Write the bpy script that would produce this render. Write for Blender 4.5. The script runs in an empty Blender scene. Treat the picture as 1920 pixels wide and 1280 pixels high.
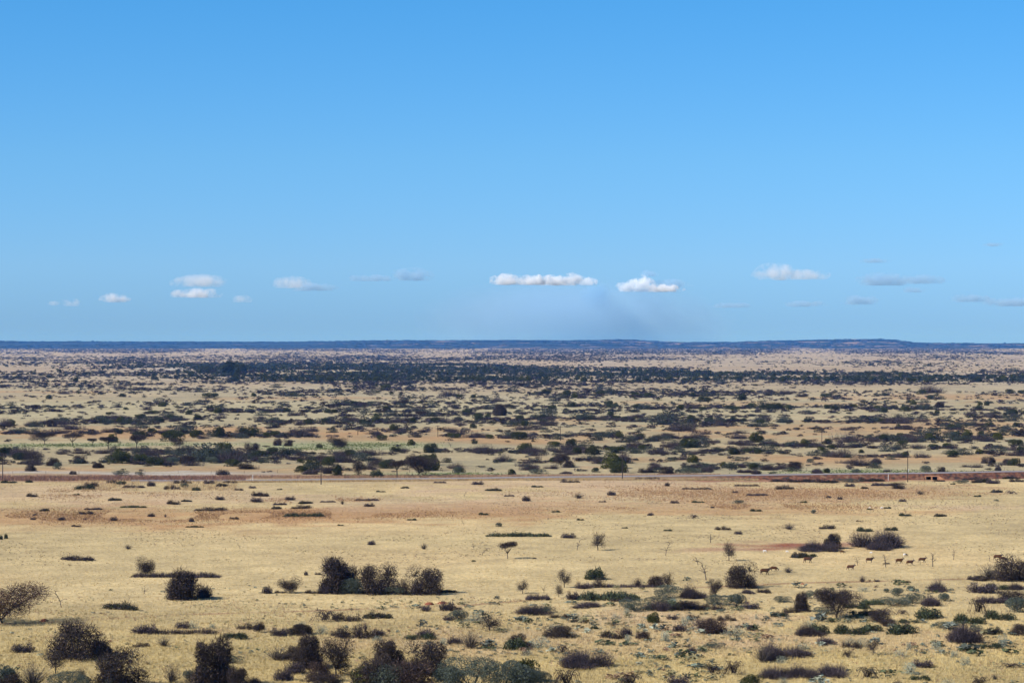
import bpy, bmesh, math, random
import numpy as np
from mathutils import Vector, Matrix

# ------------------------------------------------------------------ camera, sky, sun, exposure
scene = bpy.context.scene
H = 55.0            # eye height above the plain (m)
F = 4600.0          # focal length in photo pixels (1920 wide)
YH = 640.0
W0, H0 = 1920, 1280

cam_d = bpy.data.cameras.new("camera")
cam_d.sensor_width = 36.0
cam_d.lens = F / 1920.0 * 36.0
cam_d.clip_start = 1.0
cam_d.clip_end = 250000.0
cam = bpy.data.objects.new("camera", cam_d)
scene.collection.objects.link(cam)
cam.location = (0, 0, H)
cam.rotation_euler = (math.radians(90), 0, 0)
scene.camera = cam

SUN_EL = math.radians(38)
SUN_AZ = math.radians(-112)      # clockwise from the view direction (+Y): from the left, a little behind the camera
world = bpy.data.worlds.new("World")
scene.world = world
world.use_nodes = True
wn, wl = world.node_tree.nodes, world.node_tree.links
wn.clear()
w_out = wn.new("ShaderNodeOutputWorld")
w_bg = wn.new("ShaderNodeBackground")
w_bg.inputs["Strength"].default_value = 0.085
w_sky = wn.new("ShaderNodeTexSky")
w_sky.sky_type = 'NISHITA'
w_sky.sun_disc = False
w_sky.sun_elevation = SUN_EL
w_sky.sun_rotation = SUN_AZ
w_sky.altitude = 1200
w_sky.air_density = 1.0
w_sky.dust_density = 0.4
w_sky.ozone_density = 2.5
SKY_TINT = [(0.0, (0.325, 0.615, 1.23)), (0.009, (0.34, 0.64, 1.26)), (0.03, (0.415, 0.735, 1.28)), (0.074, (0.398, 0.797, 1.236)), (0.137, (0.303, 0.83, 1.27)), (0.5, (0.6, 0.85, 1.05))]
w_tc = wn.new("ShaderNodeTexCoord")
w_sep = wn.new("ShaderNodeSeparateXYZ")
w_ramp = wn.new("ShaderNodeValToRGB")
w_mul = wn.new("ShaderNodeMix")
w_mul.data_type = 'RGBA'; w_mul.blend_type = 'MULTIPLY'; w_mul.inputs[0].default_value = 1.0
el = w_ramp.color_ramp.elements
while len(el) > 1: el.remove(el[-1])
for i, (p_, c_) in enumerate(SKY_TINT):
    e = el[0] if i == 0 else el.new(p_)
    e.position = p_; e.color = (*c_, 1)
wl.new(w_tc.outputs["Generated"], w_sep.inputs[0])
wl.new(w_sep.outputs["Z"], w_ramp.inputs[0])
wl.new(w_sky.outputs[0], w_mul.inputs[6]); wl.new(w_ramp.outputs[0], w_mul.inputs[7])
wl.new(w_mul.outputs[2], w_bg.inputs["Color"]); wl.new(w_bg.outputs[0], w_out.inputs[0])

sun_d = bpy.data.lights.new("sun", 'SUN')
sun_d.energy = 4.9
sun_d.angle = math.radians(0.53)
sun_d.color = (1.0, 0.955, 0.88)
sun = bpy.data.objects.new("sun", sun_d)
scene.collection.objects.link(sun)
to_sun = Vector((math.sin(SUN_AZ) * math.cos(SUN_EL), math.cos(SUN_AZ) * math.cos(SUN_EL), math.sin(SUN_EL)))
sun.rotation_euler = to_sun.to_track_quat('Z', 'Y').to_euler()
sun.location = (-50, -50, 200)

vs = scene.view_settings
vs.view_transform = 'Standard'; vs.look = 'None'; vs.gamma = 1.0; vs.use_curve_mapping = False
vs.exposure = 0.42
scene.display_settings.display_device = 'sRGB'
cy = scene.cycles
cy.use_denoising = True
cy.denoiser = 'OPENIMAGEDENOISE'; cy.denoising_input_passes = 'RGB_ALBEDO_NORMAL'; cy.denoising_prefilter = 'ACCURATE'
cy.max_bounces = 8; cy.diffuse_bounces = 2; cy.volume_bounces = 6; cy.transparent_max_bounces = 8
cy.use_adaptive_sampling = False
cy.volume_step_rate = 1.0; cy.volume_max_steps = 256
scene.render.filter_size = 1.2

rng = np.random.default_rng(7)
random.seed(7)
col = scene.collection

# ------------------------------------------------------------------ helpers
def tag(o, label=None, cat=None, group=None, kind=None):
    if label: o["label"] = label
    if cat: o["category"] = cat
    if group: o["group"] = group
    if kind: o["kind"] = kind
    return o

_P = rng.random((256, 256))
def vnoise(x, y, s, seed=0):
    """value noise, 0..1, feature size s metres"""
    x = np.asarray(x, float) / s + seed * 17.3; y = np.asarray(y, float) / s + seed * 31.7
    xi = np.floor(x).astype(int); yi = np.floor(y).astype(int)
    fx = x - xi; fy = y - yi
    fx = fx * fx * (3 - 2 * fx); fy = fy * fy * (3 - 2 * fy)
    a = _P[xi % 256, yi % 256]; b = _P[(xi + 1) % 256, yi % 256]
    c = _P[xi % 256, (yi + 1) % 256]; d = _P[(xi + 1) % 256, (yi + 1) % 256]
    return (a * (1 - fx) + b * fx) * (1 - fy) + (c * (1 - fx) + d * fx) * fy

def terr(x, y):
    """height of the plain: a few decimetres of roll"""
    x = np.asarray(x, float); y = np.asarray(y, float)
    h = 0.9 * (vnoise(x, y, 130, 1) - .5) + 0.35 * (vnoise(x, y, 38, 2) - .5)
    return h

def gnd(px, py, flat=False):
    """photo pixel -> point on the plain (x, y, z)"""
    px = np.asarray(px, float); py = np.asarray(py, float)
    z = np.zeros_like(px + py)
    for _ in range(1 if flat else 4):
        d = (H - z) * F / (py - YH)
        x = (px - 960) / F * d
        z = np.zeros_like(d) if flat else terr(x, d)
    return x, d, z

def mesh_from(name, V, Fc, C=None, mats=None, smooth=False):
    """V (n,3), Fc list of arrays (tris) (m,3), C per-face colour (m,3)"""
    me = bpy.data.meshes.new(name)
    V = np.asarray(V, np.float32); Fc = np.asarray(Fc, np.int32)
    k = Fc.shape[1]
    me.vertices.add(len(V)); me.vertices.foreach_set("co", V.ravel())
    me.loops.add(Fc.size); me.loops.foreach_set("vertex_index", Fc.ravel())
    me.polygons.add(len(Fc))
    me.polygons.foreach_set("loop_start", np.arange(0, Fc.size, k, dtype=np.int32))
    me.update(calc_edges=True)
    if C is not None:
        at = me.color_attributes.new("Col", 'FLOAT_COLOR', 'CORNER')
        cc = np.ones((len(Fc), k, 4), np.float32)
        cc[:, :, :3] = np.asarray(C, np.float32)[:, None, :]
        at.data.foreach_set("color", cc.ravel())
    if smooth:
        me.polygons.foreach_set("use_smooth", np.ones(len(Fc), bool))
    for m in (mats or []): me.materials.append(m)
    return me

def link(name, me, parent=None, loc=(0, 0, 0), rot=0.0, scale=(1, 1, 1)):
    o = bpy.data.objects.new(name, me)
    col.objects.link(o)
    if parent is not None: o.parent = parent
    o.location = loc; o.rotation_euler = (0, 0, rot); o.scale = scale
    return o

def nodes_mat(name, rough=0.9):
    m = bpy.data.materials.new(name); m.use_nodes = True
    nt = m.node_tree; b = nt.nodes["Principled BSDF"]
    b.inputs["Roughness"].default_value = rough
    b.inputs["Specular IOR Level"].default_value = 0.15
    return m, nt, b

def mat_simple(name, c, rough=0.85, var=0.25, scale=3.0):
    m, nt, b = nodes_mat(name, rough)
    tc = nt.nodes.new("ShaderNodeTexCoord"); no = nt.nodes.new("ShaderNodeTexNoise"); no.inputs["Scale"].default_value = scale
    rp = nt.nodes.new("ShaderNodeValToRGB")
    rp.color_ramp.elements[0].position = .3; rp.color_ramp.elements[1].position = .7
    rp.color_ramp.elements[0].color = (*[v * (1 - var) for v in c], 1); rp.color_ramp.elements[1].color = (*[min(1, v * (1 + var)) for v in c], 1)
    nt.links.new(tc.outputs["Object"], no.inputs["Vector"]); nt.links.new(no.outputs["Fac"], rp.inputs[0]); nt.links.new(rp.outputs[0], b.inputs["Base Color"])
    return m

def mat_attr(name, rough=0.9, objvar=0.0, transl=0.0):
    m, nt, b = nodes_mat(name, rough)
    a = nt.nodes.new("ShaderNodeAttribute"); a.attribute_name = "Col"
    src = a.outputs["Color"]
    if objvar:
        oi = nt.nodes.new("ShaderNodeObjectInfo"); mr = nt.nodes.new("ShaderNodeMapRange")
        mr.inputs[3].default_value = 1 - objvar; mr.inputs[4].default_value = 1 + objvar
        nt.links.new(oi.outputs["Random"], mr.inputs[0])
        vm = nt.nodes.new("ShaderNodeVectorMath"); vm.operation = 'SCALE'
        nt.links.new(src, vm.inputs[0]); nt.links.new(mr.outputs[0], vm.inputs["Scale"]); src = vm.outputs[0]
    nt.links.new(src, b.inputs["Base Color"])
    return m

M_PLANT = mat_attr("plant", 0.9, 0.18)
M_GRASS = mat_attr("grass_blades", 0.95)
M_BARK = mat_simple("bark", (0.06, 0.048, 0.042), var=.35, scale=6)
M_DEAD = mat_simple("weathered_wood", (0.16, 0.13, 0.11), var=.3, scale=6)

# ------------------------------------------------------------------ ground sheet
def ell(px, py, e, fuzz):
    cx, cy_, rx, ry = e[:4]
    r = np.sqrt(((px - cx) / rx) ** 2 + ((py - cy_) / ry) ** 2) + fuzz
    return np.clip((1.45 - r) / 0.9, 0, 1)

STRAW = np.array((0.50, 0.378, 0.188))
ORANGE = np.array((0.385, 0.225, 0.10)); REDSOIL = np.array((0.24, 0.085, 0.045)); GREEN = np.array((0.27, 0.29, 0.14))
PALEG = np.array((0.38, 0.315, 0.178)); FARP = np.array((0.375, 0.292, 0.188)); RUST = np.array((0.30, 0.16, 0.10)); GREYP = np.array((0.42, 0.38, 0.31))
OLIVEY = np.array((0.385, 0.292, 0.115)); PINK = np.array((0.46, 0.32, 0.19))
PATCH = [  # pixel centre, radii, colour, strength : soil and grass tones where they lie on the plain
    (200, 968, 420, 17, ORANGE, .75), (120, 932, 330, 14, PINK, .6), (520, 966, 330, 13, ORANGE, .7), (740, 965, 190, 7, ORANGE, .6), (640, 940, 200, 8, PINK, .5),
    (1300, 922, 330, 22, PINK, .75), (1330, 950, 300, 10, ORANGE, .5), (1560, 925, 260, 14, ORANGE, .55), (1500, 957, 260, 6, ORANGE, .55), (1800, 948, 180, 5, PINK, .6), (1100, 905, 220, 6, PINK, .55),
    (1455, 1023, 130, 8, RUST, .7), (1450, 1021, 120, 5, REDSOIL, 1.), (1480, 1026, 80, 3.5, REDSOIL, 1.), (1340, 1026, 100, 6, RUST, .6), (1590, 1019, 60, 7, RUST, .7),
    (250, 812, 330, 9, ORANGE, .8), (640, 808, 220, 7, ORANGE, .8), (800, 822, 200, 6, ORANGE, .75), (900, 828, 160, 4, ORANGE, .7), (120, 815, 150, 6, ORANGE, .5),
    (1700, 805, 420, 16, ORANGE, .65), (1800, 745, 260, 5, ORANGE, .7), (1500, 757, 330, 4, ORANGE, .5), (1700, 862, 330, 9, ORANGE, .7), (1300, 862, 250, 4, ORANGE, .5), (1350, 815, 250, 9, ORANGE, .4),
    (90, 735, 90, 2, ORANGE, .6), (600, 747, 150, 2, ORANGE, .6), (80, 880, 200, 9, ORANGE, .5), (400, 883, 260, 9, ORANGE, .55), (1060, 786, 120, 4, ORANGE, .6), (1800, 878, 250, 9, PALEG, .5),
    (90, 835, 130, 4, GREEN, .6), (260, 833, 160, 3, GREEN, .5), (690, 834, 120, 5, GREEN, .65), (610, 841, 90, 3, GREEN, .6), (560, 838, 60, 3, GREEN, .5), (1620, 884, 150, 4, GREEN, .6), (850, 888, 120, 4, GREEN, .5), (700, 893, 60, 3, GREEN, .5), (1850, 884, 150, 3, GREEN, .4),
    (150, 894, 330, 6, RUST, .85), (700, 896, 300, 2, RUST, .5), (200, 886, 200, 2.5, GREYP, .7), (360, 888, 160, 2.5, GREYP, .5),
    (1640, 898, 280, 4.0, REDSOIL, .75), (1900, 893, 150, 5, RUST, .8), (1700, 895, 190, 3.5, REDSOIL, .85),
    (330, 693, 55, 3.5, GREYP, .7), (600, 697, 110, 3, PALEG, .8), (1100, 1190, 300, 30, PINK, .4), (1750, 1200, 250, 20, PINK, .4), (1300, 1160, 200, 12, PINK, .5), (400, 1180, 120, 6, PINK, .3),
]
TRACK = np.array([(-100, 1170), (80, 1165), (200, 1158), (330, 1149), (480, 1145), (700, 1138), (860, 1133), (960, 1125), (1100, 1116), (1300, 1099), (1420, 1094), (1500, 1090), (1650, 1087), (1830, 1082), (2100, 1074)], float)

def ground_colour(X, Y):
    d = Y
    px = 960 + X / d * F; py = YH + H / d * F
    fz = (vnoise(X, Y, 9, 5) - .5) * 1.1 + (vnoise(X, Y, 35, 6) - .5) * 1.3 + (vnoise(X, Y * .3, 160, 7) - .5) * .9
    n1 = vnoise(X, Y, 60, 8)[..., None]; n2 = vnoise(X, Y, 9, 9)[..., None]; n3 = vnoise(X, Y, 400, 10)[..., None]
    base = STRAW * np.ones(X.shape + (1,))
    near = np.clip((py - 1120) / 90, 0, 1)[..., None]
    base = base * (1 - .55 * near) + OLIVEY * .55 * near
    t = np.clip((905 - py) / 18, 0, 1)[..., None]
    base = base * (1 - t) + PALEG * t
    t = np.clip((760 - py) / 60, 0, 1)[..., None]
    base = base * (1 - t) + FARP * t
    base = base * (1 + .24 * (n1 - .5) + .2 * (n2 - .5))
    base = base * (1 - .22 * np.clip(n3 - .55, 0, 1)) 
    o = np.clip((n3 * .6 + n1 * .4 - .55) * 2, 0, .14)
    base = base * (1 - o) + ORANGE * o
    for e in PATCH:
        m = (ell(px, py, e, fz) * e[5])[..., None]
        if e[4] is not REDSOIL: m = np.clip(m * 1.45, 0, 1) * (0.5 + .5 * n2) * (.75 + .25 * n1)
        base = base * (1 - m) + e[4] * m
    # dirt track
    ty = np.interp(px, TRACK[:, 0], TRACK[:, 1])
    m = np.clip(1.25 - np.abs(py - ty) / 1.5, 0, 1) * (.35 + .65 * (vnoise(X, Y, 11, 12) > .5)) * .85
    m = m[..., None]
    base = base * (1 - m) + np.array((0.25, 0.135, 0.07)) * m
    # river sand / far woodland tone handled by plants
    return np.clip(base, 0.02, .9)

py_rows = np.concatenate([np.arange(1290, 900, -1.3), np.arange(900, 760, -1.0), np.arange(760, 668, -1.2), np.arange(668, 652.0, -1.0), [651, 650.6]])
d_rows = H * F / (py_rows - YH)
d_rows = np.concatenate([[-400, -200, -60, 10, 60, 120, 200, 280, 340], d_rows])
d_rows = np.sort(d_rows[d_rows < 24800])
nc = 560
uu = np.linspace(-1, 1, nc)
half = 0.30 * np.maximum(d_rows, 0) + 260
GX = uu[None, :] * half[:, None]; GY = np.repeat(d_rows[:, None], nc, 1)
GZ = terr(GX, GY)
GC = ground_colour(GX, np.maximum(GY, 60))
V = np.stack([GX, GY, GZ], -1).reshape(-1, 3)
idx = np.arange(len(V)).reshape(GX.shape)
Q = np.stack([idx[:-1, :-1], idx[:-1, 1:], idx[1:, 1:], idx[1:, :-1]], -1).reshape(-1, 4)
me = mesh_from("ground", V, Q, None, smooth=True)
at = me.color_attributes.new("Col", 'FLOAT_COLOR', 'POINT')
cc = np.ones((len(V), 4), np.float32); cc[:, :3] = GC.reshape(-1, 3)
at.data.foreach_set("color", cc.ravel())

def ground_mat():
    m, nt, b = nodes_mat("dry_grassland", 1.0)
    N, L = nt.nodes.new, nt.links.new
    a = N("ShaderNodeAttribute"); a.attribute_name = "Col"
    tc = N("ShaderNodeTexCoord")
    prev = a.outputs["Color"]
    for sc_, lo, hi, det in ((0.9, .72, 1.22, 4), (0.11, .86, 1.12, 3), (0.018, .9, 1.08, 3)):
        no = N("ShaderNodeTexNoise"); no.inputs["Scale"].default_value = sc_; no.inputs["Detail"].default_value = det
        L(tc.outputs["Object"], no.inputs["Vector"])
        mr = N("ShaderNodeMapRange"); mr.inputs[1].default_value = .3; mr.inputs[2].default_value = .7; mr.inputs[3].default_value = lo; mr.inputs[4].default_value = hi
        L(no.outputs["Fac"], mr.inputs[0])
        vm = N("ShaderNodeVectorMath"); vm.operation = 'SCALE'
        L(prev, vm.inputs[0]); L(mr.outputs[0], vm.inputs["Scale"]); prev = vm.outputs[0]
    L(prev, b.inputs["Base Color"])
    no = N("ShaderNodeTexNoise"); no.inputs["Scale"].default_value = 1.3; no.inputs["Detail"].default_value = 3
    L(tc.outputs["Object"], no.inputs["Vector"])
    bp = N("ShaderNodeBump"); bp.inputs["Strength"].default_value = .35; bp.inputs["Distance"].default_value = .25
    L(no.outputs["Fac"], bp.inputs["Height"]); L(bp.outputs[0], b.inputs["Normal"])
    return m
M_GROUND = ground_mat()
me.materials.append(M_GROUND)
tag(link("ground", me), kind="structure")

# ------------------------------------------------------------------ far wooded rise (hills)
RIDGE = np.array([(-600, 641), (0, 639.5), (200, 640.5), (480, 641), (640, 639.5), (700, 638), (1000, 638), (1060, 638.6), (1110, 637.6), (1150, 636.4), (1180, 636.8), (1230, 639.5), (1290, 641.6), (1380, 641.2), (1430, 639), (1520, 637.6), (1600, 635.6), (1650, 635.2), (1680, 637.5), (1720, 642.5), (1760, 643.2), (1920, 643.6), (2600, 643)], float)
HILL0, HILL1 = 19000.0, 23500.0
def hill_h(X, Y):
    px = 960 + X / Y * F
    top = H + (YH - np.interp(px, RIDGE[:, 0], RIDGE[:, 1]) ) / F * HILL1
    t = np.clip((Y - HILL0) / (HILL1 - HILL0), 0, 1)
    s = t ** 1.25
    h = -3.0 * (1 - np.clip(t * 20, 0, 1)) + top * s
    h = h + 5 * (vnoise(X, Y, 900, 21) - .5) * t * (1 - t) * 3
    back = np.clip((Y - HILL1) / 1500, 0, 1)
    return h * (1 - .6 * back)
hy = np.concatenate([np.linspace(HILL0, HILL1, 90), [24000, 24700]])
hu = np.linspace(-1, 1, 500)
HX = hu[None, :] * (0.30 * hy + 240)[:, None]; HY = np.repeat(hy[:, None], len(hu), 1)
HZ = hill_h(HX, HY)
V = np.stack([HX, HY, HZ], -1).reshape(-1, 3)
idx = np.arange(len(V)).reshape(HX.shape)
Q = np.stack([idx[:-1, :-1], idx[:-1, 1:], idx[1:, 1:], idx[1:, :-1]], -1).reshape(-1, 4)
me = mesh_from("hills", V, Q, None, smooth=True)
def hill_mat():
    m, nt, b = nodes_mat("wooded_rise", 1.0)
    N, L = nt.nodes.new, nt.links.new
    tc = N("ShaderNodeTexCoord")
    mp = N("ShaderNodeMapping"); mp.inputs["Scale"].default_value = (1 / 260., 1 / 420., 0)
    no = N("ShaderNodeTexNoise"); no.inputs["Scale"].default_value = 1; no.inputs["Detail"].default_value = 5
    L(tc.outputs["Object"], mp.inputs[0]); L(mp.outputs[0], no.inputs["Vector"])
    rp = N("ShaderNodeValToRGB"); e = rp.color_ramp.elements
    e[0].position = .56; e[0].color = (0.022, 0.028, 0.022, 1); e[1].position = .62; e[1].color = (0.30, 0.2, 0.14, 1)
    n2 = N("ShaderNodeTexNoise"); n2.inputs["Scale"].default_value = 1 / 40.; n2.inputs["Detail"].default_value = 3
    L(tc.outputs["Object"], n2.inputs["Vector"])
    mr = N("ShaderNodeMapRange"); mr.inputs[1].default_value = .3; mr.inputs[2].default_value = .7; mr.inputs[3].default_value = .6; mr.inputs[4].default_value = 1.4
    L(n2.outputs["Fac"], mr.inputs[0])
    vm = N("ShaderNodeVectorMath"); vm.operation = 'SCALE'
    sx3 = N("ShaderNodeSeparateXYZ"); L(tc.outputs["Object"], sx3.inputs[0])
    mx = N("ShaderNodeMapRange"); mx.inputs[1].default_value = -2500; mx.inputs[2].default_value = 1200; mx.inputs[3].default_value = -.10; mx.inputs[4].default_value = .01; L(sx3.outputs["X"], mx.inputs[0])
    ad = N("ShaderNodeMath"); ad.operation = 'ADD'; L(no.outputs["Fac"], ad.inputs[0]); L(mx.outputs[0], ad.inputs[1])
    L(ad.outputs[0], rp.inputs[0]); L(rp.outputs[0], vm.inputs[0]); L(mr.outputs[0], vm.inputs["Scale"])
    L(vm.outputs[0], b.inputs["Base Color"])
    return m
me.materials.append(hill_mat())
tag(link("hills", me), kind="structure")

# ------------------------------------------------------------------ haze
def haze():
    V = [(-8200, -450, -6), (8200, -450, -6), (8200, 25200, -6), (-8200, 25200, -6), (-8200, -450, 112), (8200, -450, 112), (8200, 25200, 112), (-8200, 25200, 112)]
    Q = [(0, 3, 2, 1), (4, 5, 6, 7), (0, 1, 5, 4), (1, 2, 6, 5), (2, 3, 7, 6), (3, 0, 4, 7)]
    me = mesh_from("haze", V, Q)
    m = bpy.data.materials.new("air"); m.use_nodes = True; nt = m.node_tree; nt.nodes.clear()
    o = nt.nodes.new("ShaderNodeOutputMaterial"); v = nt.nodes.new("ShaderNodeVolumePrincipled")
    v.inputs["Color"].default_value = (0.06, 0.30, 0.95, 1)
    v.inputs["Absorption Color"].default_value = (1, 1, 1, 1)
    v.inputs["Density"].default_value = HAZE_D
    nt.links.new(v.outputs[0], o.inputs["Volume"])
    me.materials.append(m)
    tag(link("haze", me), kind="stuff")
HAZE_D = 2.2e-5
haze()

# ------------------------------------------------------------------ plant geometry
def rdir(n):
    v = rng.normal(size=(n, 3)); return v / np.linalg.norm(v, axis=1, keepdims=True)
def unit(v): return v / (np.linalg.norm(v, axis=1, keepdims=True) + 1e-9)

class Geo:
    def __init__(s): s.V = []; s.F = []; s.C = []; s.n = 0
    def add(s, V, Fc, C):
        s.V.append(np.asarray(V, float)); s.F.append(np.asarray(Fc) + s.n); s.C.append(np.asarray(C, float)); s.n += len(V)
    def twigs(s, P0, P1, w, c, var=.3):
        """one thin pointed triangle per twig"""
        n = len(P0); d = unit(P1 - P0); side = unit(np.cross(d, rdir(n)))
        w = np.broadcast_to(np.asarray(w, float), (n,))[:, None]
        V = np.stack([P0 - side * w / 2, P0 + side * w / 2, P1], 1).reshape(-1, 3)
        s.add(V, np.arange(3 * n).reshape(n, 3), np.asarray(c) * (1 + var * rng.normal(size=(n, 1)) * .8).clip(.35, 2) * np.where(rng.random((n, 1)) < .13, 2.7, .9))  # a few twigs coloured far brighter, as if sunlit
    def limbs(s, P0, P1, r0, r1, c, k=4):
        n = len(P0); d = unit(P1 - P0); a = unit(np.cross(d, rdir(n))); b = np.cross(d, a)
        r0 = np.broadcast_to(r0, (n,)); r1 = np.broadcast_to(r1, (n,))
        rings = []
        for j in range(k):
            t = 2 * math.pi * j / k; u = a * math.cos(t) + b * math.sin(t)
            rings.append(P0 + u * r0[:, None])
        for j in range(k):
            t = 2 * math.pi * j / k; u = a * math.cos(t) + b * math.sin(t)
            rings.append(P1 + u * r1[:, None])
        V = np.stack(rings, 1).reshape(-1, 3)
        f = []
        for j in range(k):
            j2 = (j + 1) % k; f += [(j, j2, k + j2), (j, k + j2, k + j)]
        f = (np.array(f)[None] + (np.arange(n) * 2 * k)[:, None, None]).reshape(-1, 3)
        s.add(V, f, np.repeat(np.asarray(c)[None] * (1 + .2 * rng.normal(size=(n, 1))).clip(.5, 1.6), 2 * k, 0))
    def leaves(s, P, size, c, var=.3):
        n = len(P); a = rdir(n); b = unit(np.cross(a, rdir(n)))
        sz = (size * (0.6 + .8 * rng.random((n, 1))))
        V = np.stack([P - a * sz * .6, P + b * sz * .5, P + a * sz * .6 - b * sz * .2], 1).reshape(-1, 3)
        s.add(V, np.arange(3 * n).reshape(n, 3), np.asarray(c) * (1 + var * rng.normal(size=(n, 1)) * .8).clip(.35, 2))
    def arrays(s):
        return np.concatenate(s.V), np.concatenate(s.F), np.concatenate(s.C)

BROWN = np.array((0.040, 0.029, 0.025)); PURP = np.array((0.062, 0.047, 0.050)); SAGE = np.array((0.085, 0.10, 0.076)); SILV = np.array((0.30, 0.32, 0.24))
EVER = np.array((0.034, 0.040, 0.015)); YGRN = np.array((0.10, 0.105, 0.022)); DGRN = np.array((0.05, 0.06, 0.03)); GREY = np.array((0.075, 0.062, 0.055)); WOOD = np.array((0.05, 0.04, 0.034))
RUSTB = np.array((0.07, 0.04, 0.03))

def lobes(a, nl, flat=1.0, low=.25, top=.95):
    """lumpy crown: lobe centres + radii, unit height, half-width a"""
    c = []; r = []
    for i in range(nl):
        t = 2 * math.pi * i / nl + random.uniform(-.5, .5); rr = a * random.uniform(.42, .68)
        z = random.uniform(low + .06, top * .66)
        if i < 3: rr = a * random.uniform(.2, .5); z = top * random.uniform(.6, .74); t = 2.1 * i + random.uniform(-.4, .4)
        c.append((rr * math.cos(t), rr * math.sin(t), z)); r.append(random.uniform(.24, .36))
    c = np.array(c); r = np.array(r)
    return c, r

def lobe_pts(c, r, n, a, zr=1.0, shell=.55):
    k = rng.integers(0, len(c), n); d = rdir(n)
    u = (shell + (1 - shell) * rng.random((n, 1)) ** .7)
    rad = np.stack([r[k] * a * 1.25, r[k] * a * 1.25, r[k] * zr], 1)
    P = c[k] + d * u * rad
    P[:, 2] = np.abs(P[:, 2])
    return P, d, k

def g_round(aspect=1.0, c=BROWN, n=7000, leaf=None, low=.22):
    a = aspect / 2; S = Geo(); K = Geo()
    cc, r = lobes(a, random.randint(6, 9), low=low); r = r * rng.uniform(.85, 1.15, len(r))
    tb = rng.uniform(0, 6.28) + np.arange(4) * 1.57
    cc = np.concatenate([cc, np.column_stack([np.cos(tb) * a * .5, np.sin(tb) * a * .5, rng.uniform(.14, .24, 4)])]); r = np.concatenate([r, rng.uniform(.22, .32, 4)])
    base = np.zeros((len(cc), 3))
    S.limbs(base, cc * (1, 1, .9), .018, .010, WOOD)
    P, d, k = lobe_pts(cc, r, 260, a)
    S.limbs(cc[k], P, .007, .003, WOOD, k=3)
    P, d, k = lobe_pts(cc, r, n, a)
    dr = unit(d + rng.normal(size=d.shape) * .75 + (0, 0, .25))
    L = rng.uniform(.03, .085, (n, 1))
    K.twigs(P - dr * L * .5, P + dr * L * .6, rng.uniform(.008, .018, n), c)
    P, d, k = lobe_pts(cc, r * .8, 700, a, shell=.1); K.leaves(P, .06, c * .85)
    P = np.column_stack([rng.uniform(-a * .75, a * .75, 900), rng.uniform(-a * .75, a * .75, 900), rng.uniform(0, .3, 900)]); K.twigs(P, P + unit(P * (1, 1, 0) + rng.normal(size=P.shape) * .4 + (0, 0, .4)) * .09, .016, c)
    P, d, k = lobe_pts(cc, r, 620, a, shell=.85)
    dr = unit(d * 1.2 + rng.normal(size=d.shape) * .6 + (0, 0, .5))
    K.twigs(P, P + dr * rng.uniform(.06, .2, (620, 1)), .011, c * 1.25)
    if leaf is not None:
        P, d, k = lobe_pts(cc, r, n // 2, a); K.leaves(P, .03, leaf)
    P = np.column_stack([rng.uniform(-a * .8, a * .8, 350), rng.uniform(-a * .8, a * .8, 350), np.zeros(350)])
    K.twigs(P, P + unit(P * .6 + rng.normal(size=P.shape) * .3 + (0, 0, .6)) * rng.uniform(.06, .22, (350, 1)), .014, c)
    return S, K

def g_tree(aspect=1.0, c=BROWN, trunk=.3, n=2600, leaf=None, spread=.8, flat=.35, open_=False):
    """short trunk, vase of limbs, crown on top"""
    a = aspect / 2; S = Geo(); K = Geo()
    nb = random.randint(6, 9)
    top = []
    base = np.array([[0, 0, 0.]]); fork = np.array([[random.uniform(-.04, .04), 0, trunk]])
    S.limbs(base, fork, .030, .022, WOOD, k=5)
    for i in range(nb):
        t = 2 * math.pi * i / nb + random.uniform(-.3, .3); rr = a * random.uniform(.35, spread)
        top.append((rr * math.cos(t), rr * math.sin(t), random.uniform(1 - flat * 1.35, .88)))
    top = np.array(top); mid = fork + (top - fork) * .5 + rng.normal(size=top.shape) * .03
    S.limbs(np.repeat(fork, nb, 0), mid, .016, .012, WOOD); S.limbs(mid, top, .012, .006, WOOD)
    r = rng.uniform(.5, .7, nb) * flat
    k = rng.integers(0, nb, 160); src = np.where(rng.random((160, 1)) < .5, mid[k], top[k])
    P = top[k] + rdir(160) * np.stack([r[k] * 1.6 * max(a, .4) * 1.3, r[k] * 1.6 * max(a, .4) * 1.3, r[k]], 1)
    S.limbs(src, P, .006, .003, WOOD, k=3)
    k = rng.integers(0, nb, n); d = rdir(n); u = .4 + .6 * rng.random((n, 1))
    P = top[k] + d * u * np.stack([r[k] * 2.0 * max(a, .35), r[k] * 2.0 * max(a, .35), r[k]], 1)
    dr = unit(d + rng.normal(size=d.shape) * .8 + (0, 0, .3)); L = rng.uniform(.03, .08, (n, 1))
    K.twigs(P - dr * L * .5, P + dr * L * .5, rng.uniform(.009, .020, n), c)
    if leaf is not None: K.leaves(P[: n // 2], .03, leaf)
    return S, K

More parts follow.
